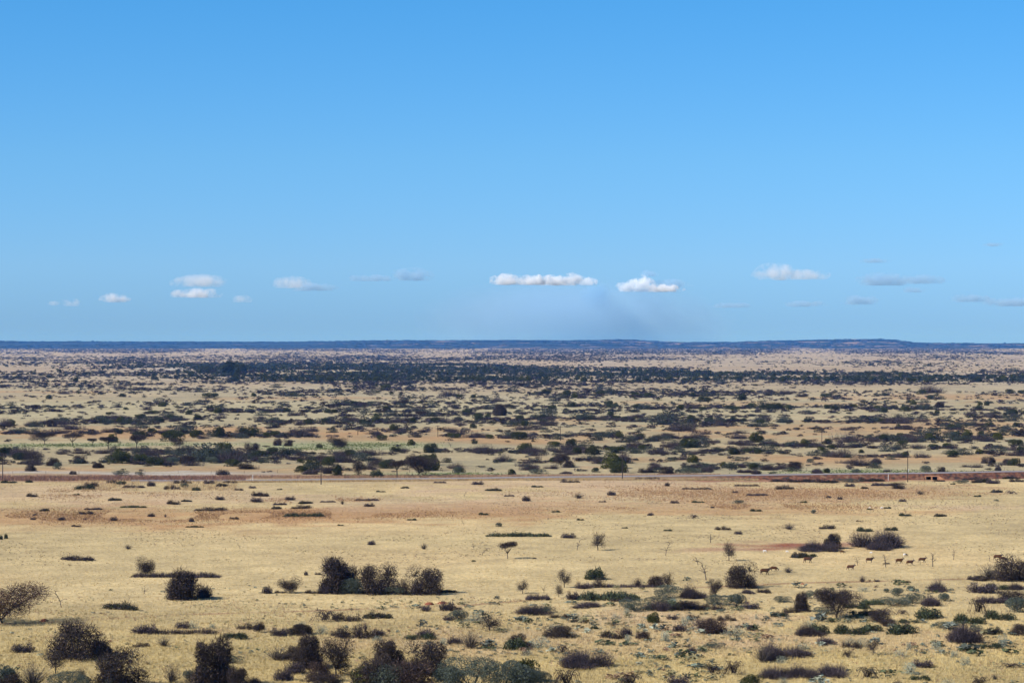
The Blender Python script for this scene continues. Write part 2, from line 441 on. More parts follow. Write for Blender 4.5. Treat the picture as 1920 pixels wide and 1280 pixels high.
def g_fan(aspect=1.6, c=PURP, n=900, dome=False):
    """stems rising and spreading from the root; dome=True is a dense broom"""
    a = aspect / 2; S = Geo(); K = Geo()
    m = n
    th = rng.uniform(0, 2 * math.pi, m); q = rng.random(m) ** (.55 if dome else .8)
    tip = np.column_stack([a * q * np.cos(th), a * q * np.sin(th), np.sqrt(np.clip(1 - (q * .93) ** 2.2, 0.02, 1)) * rng.uniform(.68, 1.05, m)])
    if dome:
        nb = random.randint(4, 7)
        bc = np.column_stack([rng.uniform(-.62, .62, nb) * a, rng.uniform(-.45, .45, nb) * a, np.zeros(nb)]); bc[0, :2] *= .3
        bh = rng.uniform(.45, .9, nb); bh[0] = 1.0; br = rng.uniform(.38, .55, nb) * a; k = rng.integers(0, nb, m)
        tip = bc[k] + np.column_stack([br[k] * q * np.cos(th), br[k] * q * np.sin(th), bh[k] * np.sqrt(np.clip(1 - (q * .96) ** 2, .02, 1)) * rng.uniform(.6, 1.06, m)])
        b0 = bc[k] + (tip - bc[k]) * (.5, .5, 0) + rng.normal(size=tip.shape) * (.05 * a, .05 * a, 0)
    else: b0 = rng.normal(size=tip.shape) * (.05, .05, 0)
    b0[:, 2] = 0
    mid = b0 + (tip - b0) * .55 + rng.normal(size=tip.shape) * .03 + (0, 0, .03)
    s = slice(0, m // 8)
    S.limbs(b0[s] * 0, mid[s], .012, .008, WOOD, k=3)
    K.twigs(b0, tip, .016, c)
    k = rng.integers(0, m, n * 3); f = rng.uniform(.45, 1, (len(k), 1)); P = b0[k] + (tip[k] - b0[k]) * f
    dr = unit(unit(tip[k] - b0[k]) + rng.normal(size=P.shape) * .75)
    K.twigs(P, P + dr * rng.uniform(.05, .14, (len(k), 1)), .011, c)
    return S, K

def g_low(aspect=3.2, c=BROWN, n=1900, leaf=None):
    """low ragged sprawling shrub, half height twigs sticking up"""
    a = aspect / 2; S = Geo(); K = Geo()
    nb = random.randint(4, 7)
    cx = rng.uniform(-a * .7, a * .7, nb); cyy = rng.uniform(-a * .4, a * .4, nb); hh = rng.uniform(.35, .95, nb)
    k = rng.integers(0, nb, n); rr = a * .34
    q = rdir(n) * rng.random((n, 1)) ** .5
    P = np.column_stack([cx[k] + q[:, 0] * rr, cyy[k] + q[:, 1] * rr, np.abs(q[:, 2]) * hh[k] * .75])
    dr = unit(q * (1, 1, .4) + rng.normal(size=q.shape) * .6 + (0, 0, .75)); L = rng.uniform(.08, .20, (n, 1)) * np.where(rng.random((n, 1)) < .12, 2.2, 1)
    K.twigs(P, P + dr * L, rng.uniform(.02, .042, n), c)
    j = rng.integers(0, nb, 26); b = np.column_stack([cx[j], cyy[j], np.zeros(26)])
    t = b + unit(rng.normal(size=b.shape) * (1, 1, .2) + (0, 0, .8)) * rng.uniform(.5, 1.0, (26, 1))
    t[:, 2] = np.clip(t[:, 2], .1, 1.05); S.limbs(b, t, .02, .006, WOOD, k=3)
    if leaf is not None: K.leaves(P, .09, leaf)
    return S, K

def g_strip(aspect=8.0, c=BROWN, n=1500, leaf=None):
    """long low thicket of upright stalks"""
    a = aspect / 2; S = Geo(); K = Geo()
    x = rng.uniform(-a, a, n); y = rng.uniform(-1, 1, n) * .9
    env = (.45 + .55 * vnoise(x, y * 0, .8, random.randint(1, 90))) * np.clip((a - np.abs(x)) / (.18 * a), .25, 1)
    keep = rng.random(n) < (.35 + .9 * vnoise(x, y, .55, random.randint(1, 90)))
    x, y, env = x[keep], y[keep], env[keep]; m = len(x)
    P = np.column_stack([x, y, np.zeros(m)])
    up = unit(rng.normal(size=P.shape) * .35 + (0, 0, 1)) * (env * rng.uniform(.5, 1.05, m))[:, None]
    K.twigs(P, P + up, rng.uniform(.04, .075, m), c)
    Q = P + up * rng.uniform(.3, .9, (m, 1)); K.twigs(Q, Q + unit(rng.normal(size=P.shape) + (0, 0, .6)) * rng.uniform(.12, .28, (m, 1)), .04, c)
    if leaf is not None: K.leaves(Q, .11, leaf)
    S.limbs(P[:30], P[:30] + up[:30] * .9, .02, .008, WOOD, k=3)
    return S, K

def g_leafy(aspect=1.3, c=EVER, n=6000, size=.035, c2=None, low=.2):
    a = aspect / 2; S = Geo(); K = Geo()
    cc, r = lobes(a, random.randint(8, 13), low=low)
    base = np.zeros((len(cc), 3))
    S.limbs(base, cc, .022, .010, WOOD)
    P, d, k = lobe_pts(cc, r, n, a, shell=.7)
    K.leaves(P, size, c, var=.38)
    if c2 is not None:
        P, d, k = lobe_pts(cc, r, n // 4, a, shell=.95); ok = P[:, 2] > .3; K.leaves(P[ok], size, c2)  # upper outer leaves take c2, a highlight on top put into the colour
    P, d, k = lobe_pts(cc, r, 180, a, shell=.95); K.leaves(P + d * .03, size * 1.5, c)
    P = np.column_stack([rng.uniform(-a * .85, a * .85, 420), rng.uniform(-a * .85, a * .85, 420), rng.uniform(0, .22, 420)]); K.leaves(P, size * 1.3, c * .9)
    return S, K

def g_bare(aspect=.6, c=GREY, lean=.1, twigs=60, wide=.7):
    S = Geo(); K = Geo(); a = aspect / 2
    p = np.array([0, 0, 0.]); pts = [p]
    for i in range(5):
        p = p + np.array((lean * random.uniform(.3, 1.6) * .2, random.uniform(-.02, .02), .17)); pts.append(p)
    pts = np.array(pts); r = np.linspace(.030, .014, 6)
    S.limbs(pts[:-1], pts[1:], r[:-1], r[1:], c, k=5)
    m = 9; k = rng.integers(2, 6, m); th = rng.uniform(0, 2 * math.pi, m)
    tip = pts[k] + np.column_stack([np.cos(th) * a * 1.1, np.sin(th) * a * 1.1, rng.uniform(.02, .3, m)]) * rng.uniform(.5, 1, (m, 1))
    tip[:, 2] = np.clip(tip[:, 2], .2, 1.0)
    mid = (pts[k] + tip) / 2 + (0, 0, .04)
    S.limbs(pts[k], mid, .014, .010, c, k=4); S.limbs(mid, tip, .010, .005, c, k=4)
    j = rng.integers(0, m, twigs); f = rng.random((twigs, 1)); P = mid[j] * (1 - f) + tip[j] * f
    K.twigs(P, P + unit(rng.normal(size=P.shape) * (1, 1, .7) + (0, 0, .2)) * rng.uniform(.05, .14, (twigs, 1)), .014, np.asarray(c))
    return S, K

def g_umb(aspect=1.2, c=BROWN, n=4200, leaf=None, trunk=.42):
    a = aspect / 2; S = Geo(); K = Geo()
    S.limbs(np.array([[0, 0, 0.]]), np.array([[.03, 0, trunk]]), .035, .026, WOOD, k=6)
    nb = 9; th = np.linspace(0, 2 * math.pi, nb, endpoint=False) + rng.uniform(-.3, .3, nb); rr = a * rng.uniform(.3, .8, nb)
    top = np.column_stack([rr * np.cos(th), rr * np.sin(th), rng.uniform(.72, .88, nb)])
    mid = np.array([.03, 0, trunk]) * .5 + top * .5
    S.limbs(np.repeat([[.03, 0, trunk]], nb, 0), mid, .016, .011, WOOD); S.limbs(mid, top, .011, .006, WOOD)
    k = rng.integers(0, nb, n); q = rdir(n) * rng.random((n, 1)) ** .5
    P = top[k] + q * (a * .42, a * .42, .16)
    dr = unit(q + rng.normal(size=q.shape) * .6 + (0, 0, .2)); L = rng.uniform(.03, .09, (n, 1))
    K.twigs(P, P + dr * L, rng.uniform(.014, .028, n), c)
    if leaf is not None: K.leaves(P[: n // 2], .04, leaf)
    return S, K

def g_arch(aspect=2.2, c=PURP, n=420):
    """dead shrub whose branches arch over to the ground"""
    a = aspect / 2; S = Geo(); K = Geo()
    nb = 26
    for i in range(nb):
        th = random.choice([0, math.pi]) + random.uniform(-.9, .9); R = a * random.uniform(.4, 1); hgt = random.uniform(.5, 1)
        x0 = random.uniform(-.2, .2) * a
        t = np.linspace(0, 1, 7); P = np.column_stack([x0 + R * t * math.cos(th), R * t * math.sin(th), hgt * (1 - (2 * t - .85) ** 2 / .9).clip(0, 1)])
        S.limbs(P[:-1], P[1:], np.linspace(.022, .010, 6), np.linspace(.02, .006, 6), c, k=3)
        k = rng.integers(1, 7, n // 12)
        K.twigs(P[k], P[k] + unit(rng.normal(size=(len(k), 3)) + (math.cos(th), 0, -.1)) * rng.uniform(.08, .22, (len(k), 1)), .022, c)
    return S, K

def g_mound(aspect=3.0, c=REDSOIL):
    S = Geo(); K = Geo(); a = aspect / 2; n = 14; m = 6
    V = []; 
    for i in range(m + 1):
        for j in range(n):
            t = i / m; th = 2 * math.pi * j / n; rr = a * (1 - t) * random.uniform(.85, 1.12); V.append((rr * math.cos(th), rr * math.sin(th), math.sin(t * math.pi / 2) ** .8 * random.uniform(.85, 1.0)))
    Fc = []
    for i in range(m):
        for j in range(n):
            b = i * n; j2 = (j + 1) % n; Fc += [(b + j, b + j2, b + n + j2), (b + j, b + n + j2, b + n + j)]
    K.add(V, Fc, np.repeat([c], len(Fc), 0) * rng.uniform(.8, 1.2, (len(Fc), 1)))
    S.limbs(np.array([[0, 0, .2]]), np.array([[.1, 0, 1.05]]), .05, .02, WOOD, k=3)
    return S, K

# code: object name, category, singular phrase, plural phrase, has visible trunk, list of (aspect, builder)
KINDS = {
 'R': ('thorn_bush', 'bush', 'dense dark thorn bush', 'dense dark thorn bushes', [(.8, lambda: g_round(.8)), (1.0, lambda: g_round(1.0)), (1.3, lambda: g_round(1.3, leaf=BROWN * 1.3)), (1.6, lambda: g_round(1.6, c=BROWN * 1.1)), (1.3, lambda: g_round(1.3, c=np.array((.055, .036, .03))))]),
 'B': ('broom_shrub', 'shrub', 'purple-brown broom shrub', 'purple-brown broom shrubs', [(2.0, lambda: g_fan(2.0, PURP, 1900, True)), (2.6, lambda: g_fan(2.6, PURP * 1.05, 1900, True)), (3.2, lambda: g_fan(3.2, PURP * .9, 1900, True))]),
 'F': ('fan_shrub', 'shrub', 'fan-shaped bare shrub', 'fan-shaped bare shrubs', [(1.5, lambda: g_fan(1.5, BROWN * 1.5, 260)), (1.9, lambda: g_fan(1.9, GREY, 200))]),
 'L': ('low_shrub', 'shrub', 'low dark twiggy shrub', 'low dark twiggy shrubs', [(2.2, lambda: g_low(2.2, PURP)), (3.0, lambda: g_low(3.0, BROWN)), (4.0, lambda: g_low(4.0, PURP * .9, leaf=BROWN)), (3.0, lambda: g_low(3.0, BROWN * 1.3, leaf=DGRN))]),
 'K': ('scrub_thicket', 'thicket', 'long thin strip of dark scrub', 'long thin strips of dark scrub', [(6, lambda: g_strip(6, PURP)), (9, lambda: g_strip(9, BROWN * 1.2)), (13, lambda: g_strip(13, PURP, 2200)), (8, lambda: g_strip(8, DGRN, leaf=DGRN))]),
 'H': ('green_thicket', 'thicket', 'long strip of blue-green scrub', 'long strips of blue-green scrub', [(5, lambda: g_strip(5, DGRN * 1.2, leaf=SAGE * .8)), (8, lambda: g_strip(8, DGRN * 1.2, leaf=SAGE * .7))]),
 'G': ('sage_bush', 'bush', 'soft grey-green sage bush', 'soft grey-green sage bushes', [(1.3, lambda: g_leafy(1.3, SAGE, 8000)), (2.0, lambda: g_leafy(2.0, SAGE * .9, 9000, low=.15)), (2.8, lambda: g_leafy(2.8, SAGE * .85, 9000, low=.1))]),
 'S': ('silver_shrub', 'shrub', 'pale silvery shrub', 'pale silvery shrubs', [(1.1, lambda: g_leafy(1.1, SILV, 520, .05, c2=SILV * 1.3)), (1.9, lambda: g_leafy(1.9, SILV * .9, 620, .05))]),
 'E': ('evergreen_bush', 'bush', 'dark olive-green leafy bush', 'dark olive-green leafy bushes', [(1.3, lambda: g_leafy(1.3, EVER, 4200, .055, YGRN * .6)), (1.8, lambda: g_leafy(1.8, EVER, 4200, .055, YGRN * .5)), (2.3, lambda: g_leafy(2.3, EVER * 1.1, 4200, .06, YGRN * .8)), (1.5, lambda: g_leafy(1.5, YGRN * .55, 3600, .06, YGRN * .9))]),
 'D': ('green_shrub', 'shrub', 'low dark green shrub', 'low dark green shrubs', [(2.4, lambda: g_low(2.4, DGRN, 1500, leaf=DGRN * 1.2)), (3.4, lambda: g_low(3.4, DGRN, 1500, leaf=DGRN))]),
 'T': ('thorn_tree', 'tree', 'small dark thorn tree', 'small dark thorn trees', [(.85, lambda: g_tree(.85, flat=.62, trunk=.2, n=5200)), (1.1, lambda: g_tree(1.1, flat=.6, trunk=.22, n=5600)), (1.45, lambda: g_tree(1.45, flat=.58, trunk=.18, n=6200))]),
 'U': ('umbrella_thorn', 'tree', 'flat-topped dark thorn tree', 'flat-topped dark thorn trees', [(1.2, lambda: g_umb(1.2)), (1.7, lambda: g_umb(1.7, trunk=.3))]),
 'N': ('bare_sapling', 'sapling', 'thin bare sapling', 'thin bare saplings', [(.45, lambda: g_bare(.45)), (.8, lambda: g_bare(.8, GREY * .8, .3, 80)), (1.2, lambda: g_bare(1.2, GREY, .5, 60))]),
 'V': ('bare_tree', 'tree', 'open bare thorn tree', 'open bare thorn trees', [(.8, lambda: g_tree(.8, c=BROWN * 1.2, flat=.5, trunk=.28, n=1500)), (1.0, lambda: g_tree(1.0, c=BROWN * 1.2, flat=.55, trunk=.2, n=1700))]),
 'W': ('spreading_tree', 'tree', 'wide spreading thorn tree', 'wide spreading thorn trees', [(2.05, lambda: g_tree(2.05, c=RUSTB, flat=.55, trunk=.1, n=12000, spread=.85)), (1.55, lambda: g_tree(1.55, c=BROWN * 1.15, flat=.5, trunk=.16, n=10000, leaf=BROWN, spread=.8))]),
 'A': ('dead_shrub', 'shrub', 'dead shrub with arching branches', 'dead shrubs with arching branches', [(2.0, lambda: g_arch(2.0, BROWN * 1.1)), (3.0, lambda: g_arch(3.0, PURP))]),
 'M': ('earth_mound', 'mound', 'small red earth mound', 'small red earth mounds', [(2.8, lambda: g_mound(2.8))]),
 'P': ('scrub_dome', 'shrub', 'low purple-grey scrub dome', 'low purple-grey scrub domes', [(2.6, lambda: g_fan(2.6, PURP, 480, True)), (3.4, lambda: g_fan(3.4, PURP * .9, 480, True)), (2.2, lambda: g_fan(2.2, PURP * .8 + DGRN * .25, 480, True))]),
 'Q': ('grey_green_shrub', 'shrub', 'low grey-green shrub', 'low grey-green shrubs', [(1.8, lambda: g_leafy(1.8, SAGE * .62, 700, .08)), (2.6, lambda: g_leafy(2.6, SAGE * .55, 700, .08)), (1.3, lambda: g_leafy(1.3, SAGE * .5 + DGRN * .2, 700, .08))]),
}
LIB = {}
for code, kd in KINDS.items():
    vs_ = []
    for i, (asp, fn) in enumerate(kd[4]):
        for rep in range(2 if code in 'RLPB' else 1):
            S, K = fn()
            sv, sf, sc_ = S.arrays(); kv, kf, kc = K.arrays()
            ms = mesh_from(kd[0] + "_trunk", sv, sf, sc_, [M_PLANT]); mk = mesh_from(kd[0] + "_crown", kv, kf, kc, [M_PLANT])
            mj = mesh_from(kd[0], np.concatenate([sv, kv]), np.concatenate([sf, kf + len(sv)]), np.concatenate([sc_, kc]), [M_PLANT])
            allv = np.concatenate([sv, kv])
            ht = np.percentile(allv[:, 2], 99.5); wd = np.percentile(allv[:, 0], 99.3) - np.percentile(allv[:, 0], .7)
            vs_.append((wd / ht, ht, wd, ms, mk, mj))
    LIB[code] = vs_

# ------------------------------------------------------------------ plants seen one by one, plus a low shrub added as a bush's cast shadow: code, x, foot y, width, height in photo pixels
LIST = """
W 4 1168 150 73
M 83 1164 18 6
N 115 1138 34 34
L 143 1049 66 9
F 240 1029 20 11
T 273 1079 34 36
K 330 1081 168 12
R 340 1123 52 56
L 378 1120 34 28
L 222 1142 72 15
N 270 1113 14 15
N 310 1097 6 9
N 450 1028 13 11
R 143 1234 100 72
R 192 1226 42 26
R 226 1288 100 74
L 52 1221 44 18
F 62 1286 66 52
G 14 1287 44 42
V 104 1262 36 46
G 128 1290 80 34
F 152 1276 26 26
L 256 1187 40 14
L 286 1187 36 20
K 345 1187 130 11
L 350 1177 30 14
S 364 1177 20 15
S 397 1177 12 9
D 436 1196 52 13
L 470 1179 50 13
F 308 1211 40 20
L 265 1212 34 10
R 396 1288 76 94
R 440 1290 50 40
F 322 1279 44 42
G 350 1273 28 17
G 440 1241 42 13
F 277 1245 14 8
L 698 1021 15 9
F 795 1029 20 14
N 889 1031 9 16
N 904 1040 30 14
U 952 1047 38 33
T 543 1111 36 31
L 503 1112 20 15
L 526 1111 24 6
L 573 1078 8 9
L 594 1077 12 5
R 628 1111 54 67
R 652 1110 42 48
G 660 1112 44 30
L 610 1112 34 18
L 587 1112 34 8
R 712 1112 76 56
G 740 1114 44 16
R 797 1113 66 52
F 757 1114 48 36
L 836 1110 40 8
N 520 1140 14 11
A 610 1165 62 24
L 650 1163 60 17
L 708 1158 52 14
L 803 1145 20 13
L 834 1145 30 20
M 805 1133 20 6
M 830 1131 24 5
L 855 1142 16 6
G 861 1163 34 20
L 836 1163 24 10
S 890 1165 34 18
V 918 1181 46 36
T 486 1185 24 22
L 517 1192 36 17
R 563 1189 44 20
S 567 1172 14 9
S 600 1188 30 18
L 668 1195 80 26
F 685 1181 16 18
L 707 1192 28 15
L 636 1192 38 12
S 708 1200 20 10
D 780 1198 60 12
L 802 1192 34 14
F 882 1215 60 38
L 850 1206 30 14
S 832 1208 16 13
F 520 1237 62 30
R 550 1237 42 28
R 578 1252 52 62
T 630 1266 58 74
R 595 1277 48 38
L 528 1274 38 22
L 548 1262 40 24
R 728 1250 58 50
R 800 1264 78 66
E 690 1288 62 42
G 735 1290 80 46
R 770 1290 92 52
R 705 1289 84 58
R 612 1289 60 30
G 1000 1290 60 38
R 20 1289 50 30
G 215 1289 60 22
B 480 1288 50 20
G 885 1290 120 60
G 945 1290 90 54
G 838 1290 60 42
D 955 1216 42 22
V 912 1213 24 14
V 980 1112 24 26
V 1058 1101 26 36
D 1105 1085 38 22
V 1122 1101 28 22
L 1086 1103 30 12
V 1048 1119 17 25
K 1008 1123 46 12
L 1070 1124 24 17
N 1020 1111 10 16
H 1140 1123 118 18
K 1165 1100 150 8
F 1196 1099 26 18
R 1229 1099 32 20
V 1252 1105 28 34
G 1258 1121 52 26
B 1286 1121 50 28
R 1391 1101 58 46
T 1342 1118 26 33
N 1324 1087 22 38
N 1309 1059 14 18
N 1082 1031 13 22
V 1121 1031 28 34
N 1248 1041 28 28
N 1332 1017 18 19
V 1367 1051 26 36
K 972 1005 122 9
L 1072 1008 28 10
B 1105 1138 66 11
B 998 1150 72 18
G 1031 1148 28 12
L 1050 1158 40 10
S 1081 1160 20 13
L 1080 1166 22 7
G 1190 1144 56 24
B 1232 1144 60 20
H 1270 1141 62 16
R 1292 1142 60 16
L 1165 1127 40 9
G 1232 1130 50 14
L 1335 1142 46 13
G 1380 1137 34 26
G 1348 1133 44 20
L 1402 1141 30 13
L 1432 1111 30 10
B 1404 1112 30 9
S 985 1166 13 12
S 1102 1155 12 6
S 1157 1159 16 10
S 1176 1152 14 12
S 1285 1173 15 19
S 1247 1201 18 20
S 1178 1206 14 18
S 1375 1191 42 20
S 1418 1160 9 8
E 1227 1167 26 20
L 1257 1161 22 10
L 1300 1158 26 8
L 1362 1163 36 12
R 1338 1186 54 28
A 1312 1180 36 20
L 1277 1183 26 15
L 1412 1181 20 12
L 1385 1176 16 6
R 1046 1194 60 22
S 1040 1180 30 11
L 1150 1196 50 16
L 1172 1191 22 18
R 1204 1197 26 14
D 1110 1178 16 6
R 973 1212 36 26
S 1010 1213 38 22
L 990 1213 20 10
F 1150 1173 20 9
A 1055 1225 34 19
B 1090 1249 94 36
A 1062 1286 62 32
A 1182 1286 54 24
L 1262 1283 42 18
S 1148 1287 18 9
S 988 1228 20 12
E 982 1278 52 42
G 1012 1279 36 22
A 1335 1263 44 20
A 1376 1264 46 26
F 1430 1241 46 42
E 1408 1284 38 20
F 1290 1213 18 8
L 1299 1223 20 12
B 1532 1032 74 20
R 1561 1028 32 28
B 1654 1025 94 36
B 1648 1030 54 18
D 1625 996 30 9
D 1668 994 24 8
L 1498 1045 32 11
D 1520 1043 30 8
F 1478 1073 28 14
N 1608 1060 12 18
N 1661 1063 11 25
L 1662 1057 14 4
N 1749 1062 13 28
S 1690 1230 26 14
G 1550 1150 44 14
G 1470 1128 36 12
D 1600 1140 50 12
G 1780 1178 50 14
D 1850 1215 44 12
G 1340 1215 40 12
N 1788 1049 8 19
N 1856 1052 6 13
F 1617 1091 20 14
L 1641 1090 12 5
L 1697 1092 18 5
R 1896 1087 76 44
F 1855 1086 50 34
L 1826 1086 18 9
R 1838 1088 30 10
B 1758 1107 46 22
M 1505 1095 8 3
W 1568 1158 84 56
R 1504 1146 28 36
G 1522 1122 28 16
G 1686 1116 26 15
S 1620 1108 24 9
G 1662 1110 11 8
G 1709 1107 16 10
G 1672 1135 62 18
G 1712 1131 40 20
B 1745 1134 42 20
G 1772 1126 22 16
H 1636 1132 44 12
L 1830 1111 58 20
D 1876 1104 44 12
B 1902 1105 42 14
K 1862 1129 62 14
R 1896 1126 50 22
G 1905 1146 42 28
D 1755 1159 50 20
A 1834 1150 42 28
D 1825 1168 58 18
D 1882 1161 58 18
A 1655 1152 60 14
L 1632 1153 46 14
R 1652 1165 40 22
R 1665 1173 30 14
A 1692 1152 30 11
D 1456 1156 30 9
L 1482 1148 32 12
L 1460 1155 26 10
B 1505 1191 54 26
S 1520 1174 22 12
D 1545 1188 42 18
D 1602 1188 60 18
D 1643 1184 40 14
D 1702 1188 50 18
F 1700 1178 26 18
D 1710 1167 40 8
B 1808 1204 62 38
G 1832 1184 26 14
L 1862 1188 38 14
R 1912 1190 34 22
S 1880 1213 18 24
S 1755 1216 17 15
S 1704 1218 9 16
L 1545 1207 32 15
S 1592 1206 26 13
S 1617 1212 30 17
V 1637 1227 22 34
L 1596 1214 38 14
A 1590 1232 30 14
B 1495 1231 60 23
B 1452 1236 52 32
S 1507 1216 28 12
B 1450 1270 62 24
B 1500 1268 72 24
B 1556 1266 76 24
A 1626 1271 52 22
S 1465 1242 20 14
S 1708 1263 28 22
L 1722 1251 40 16
D 1720 1274 38 11
S 1810 1246 16 16
S 1790 1232 15 13
A 1895 1251 60 10
A 1838 1287 44 20
F 1865 1273 20 13
S 1467 1281 20 13
S 1780 1288 34 16
L 1686 1287 24 12
"""
PLAIN = """
L 1480 903 60 6|L 1535 904 60 7|G 1590 903 50 7|L 1630 902 50 8|L 1760 902 20 4|L 1820 899 30 6|L 1890 897 40 6|L 60 931 26 8|D 142 928 12 4|L 213 938 24 6|L 325 945 30 9|L 350 940 20 5|L 408 937 18 8|L 475 941 24 10|L 478 930 22 9|L 161 964 30 8|K 175 955 34 5|L 85 958 18 6
L 65 966 10 4|L 65 974 12 5|L 117 975 14 7|L 158 974 8 4|L 217 976 15 9|L 143 987 20 5|L 285 968 14 7|F 310 969 8 7|K 250 951 50 5|L 396 957 60 8|L 358 978 10 9|L 439 973 20 6
K 365 988 35 4|D 155 917 40 10|L 172 912 34 10|L 210 906 24 8|D 232 908 18 7|L 282 911 16 10|L 342 906 34 8|G 345 913 14 8|L 388 907 22 8|D 365 919 14 7|L 430 905 26 5|K 250 914 42 6|L 322 917 30 9
D 20 905 30 5|D 52 904 12 5|L 490 930 26 8|D 523 918 10 3|L 548 937 20 8|K 525 946 26 5|L 571 944 26 6|K 615 941 30 4|F 642 945 11 9|K 688 938 46 5|L 566 953 40 8|L 518 954 20 6|H 570 968 78 9|L 696 949 20 7
D 716 922 18 3|K 825 905 24 4|L 900 908 22 7|L 925 920 30 6|K 955 930 20 4|N 870 932 12 12|D 909 965 20 5|G 935 987 12 8|N 870 985 12 10|L 985 939 16 11|F 1085 934 30 12|L 1145 928 17 9|L 1068 904 36 6
D 1010 913 22 4|K 1215 899 50 6|L 1252 911 10 8|K 1306 917 60 5|L 1268 943 16 6|K 1375 900 60 4|K 1400 911 50 5|K 1420 929 42 6|L 1376 924 12 5|D 1312 942 24 4|G 1384 944 20 8|D 1420 958 22 5|L 1221 966 12 6
A 1301 972 24 9|L 1335 952 8 4|L 1355 993 30 8|L 1388 1001 16 7|L 1470 917 36 9|L 1553 933 10 5|L 1573 936 10 6|D 1505 942 14 4|R 1685 916 26 13|K 1655 910 44 7|F 1725 927 22 11|L 1695 940 14 6|D 1785 908 10 3
G 1802 906 28 8|L 1830 905 22 7|L 1866 906 26 9|L 1846 904 30 9|L 1906 903 28 8|L 1869 923 24 6|A 1896 926 28 7|D 1831 931 14 4|G 1868 939 9 4|G 1527 962 11 7|D 1633 955 12 3|D 1662 953 14 4|N 1698 962 8 12|D 1700 967 24 6
L 1762 968 24 6|L 1610 977 10 3|F 1480 992 34 14|L 1552 991 34 9|D 10 1009 6 10|D 3 1011 6 9|D 890 1052 8 3|L 1003 1047 8 3|L 1430 1110 12 5|L 470 915 14 5|L 448 919 18 5|L 415 912 22 7|D 1090 975 14 4|D 1170 990 12 3|D 1250 995 16 4
L 1130 941 14 4|L 760 915 16 4|D 640 985 12 3|D 770 975 18 4|D 1040 960 16 4|L 1590 912 20 7|L 1620 916 14 5|L 1560 905 26 6|D 1520 903 24 5|L 1640 902 30 6
"""
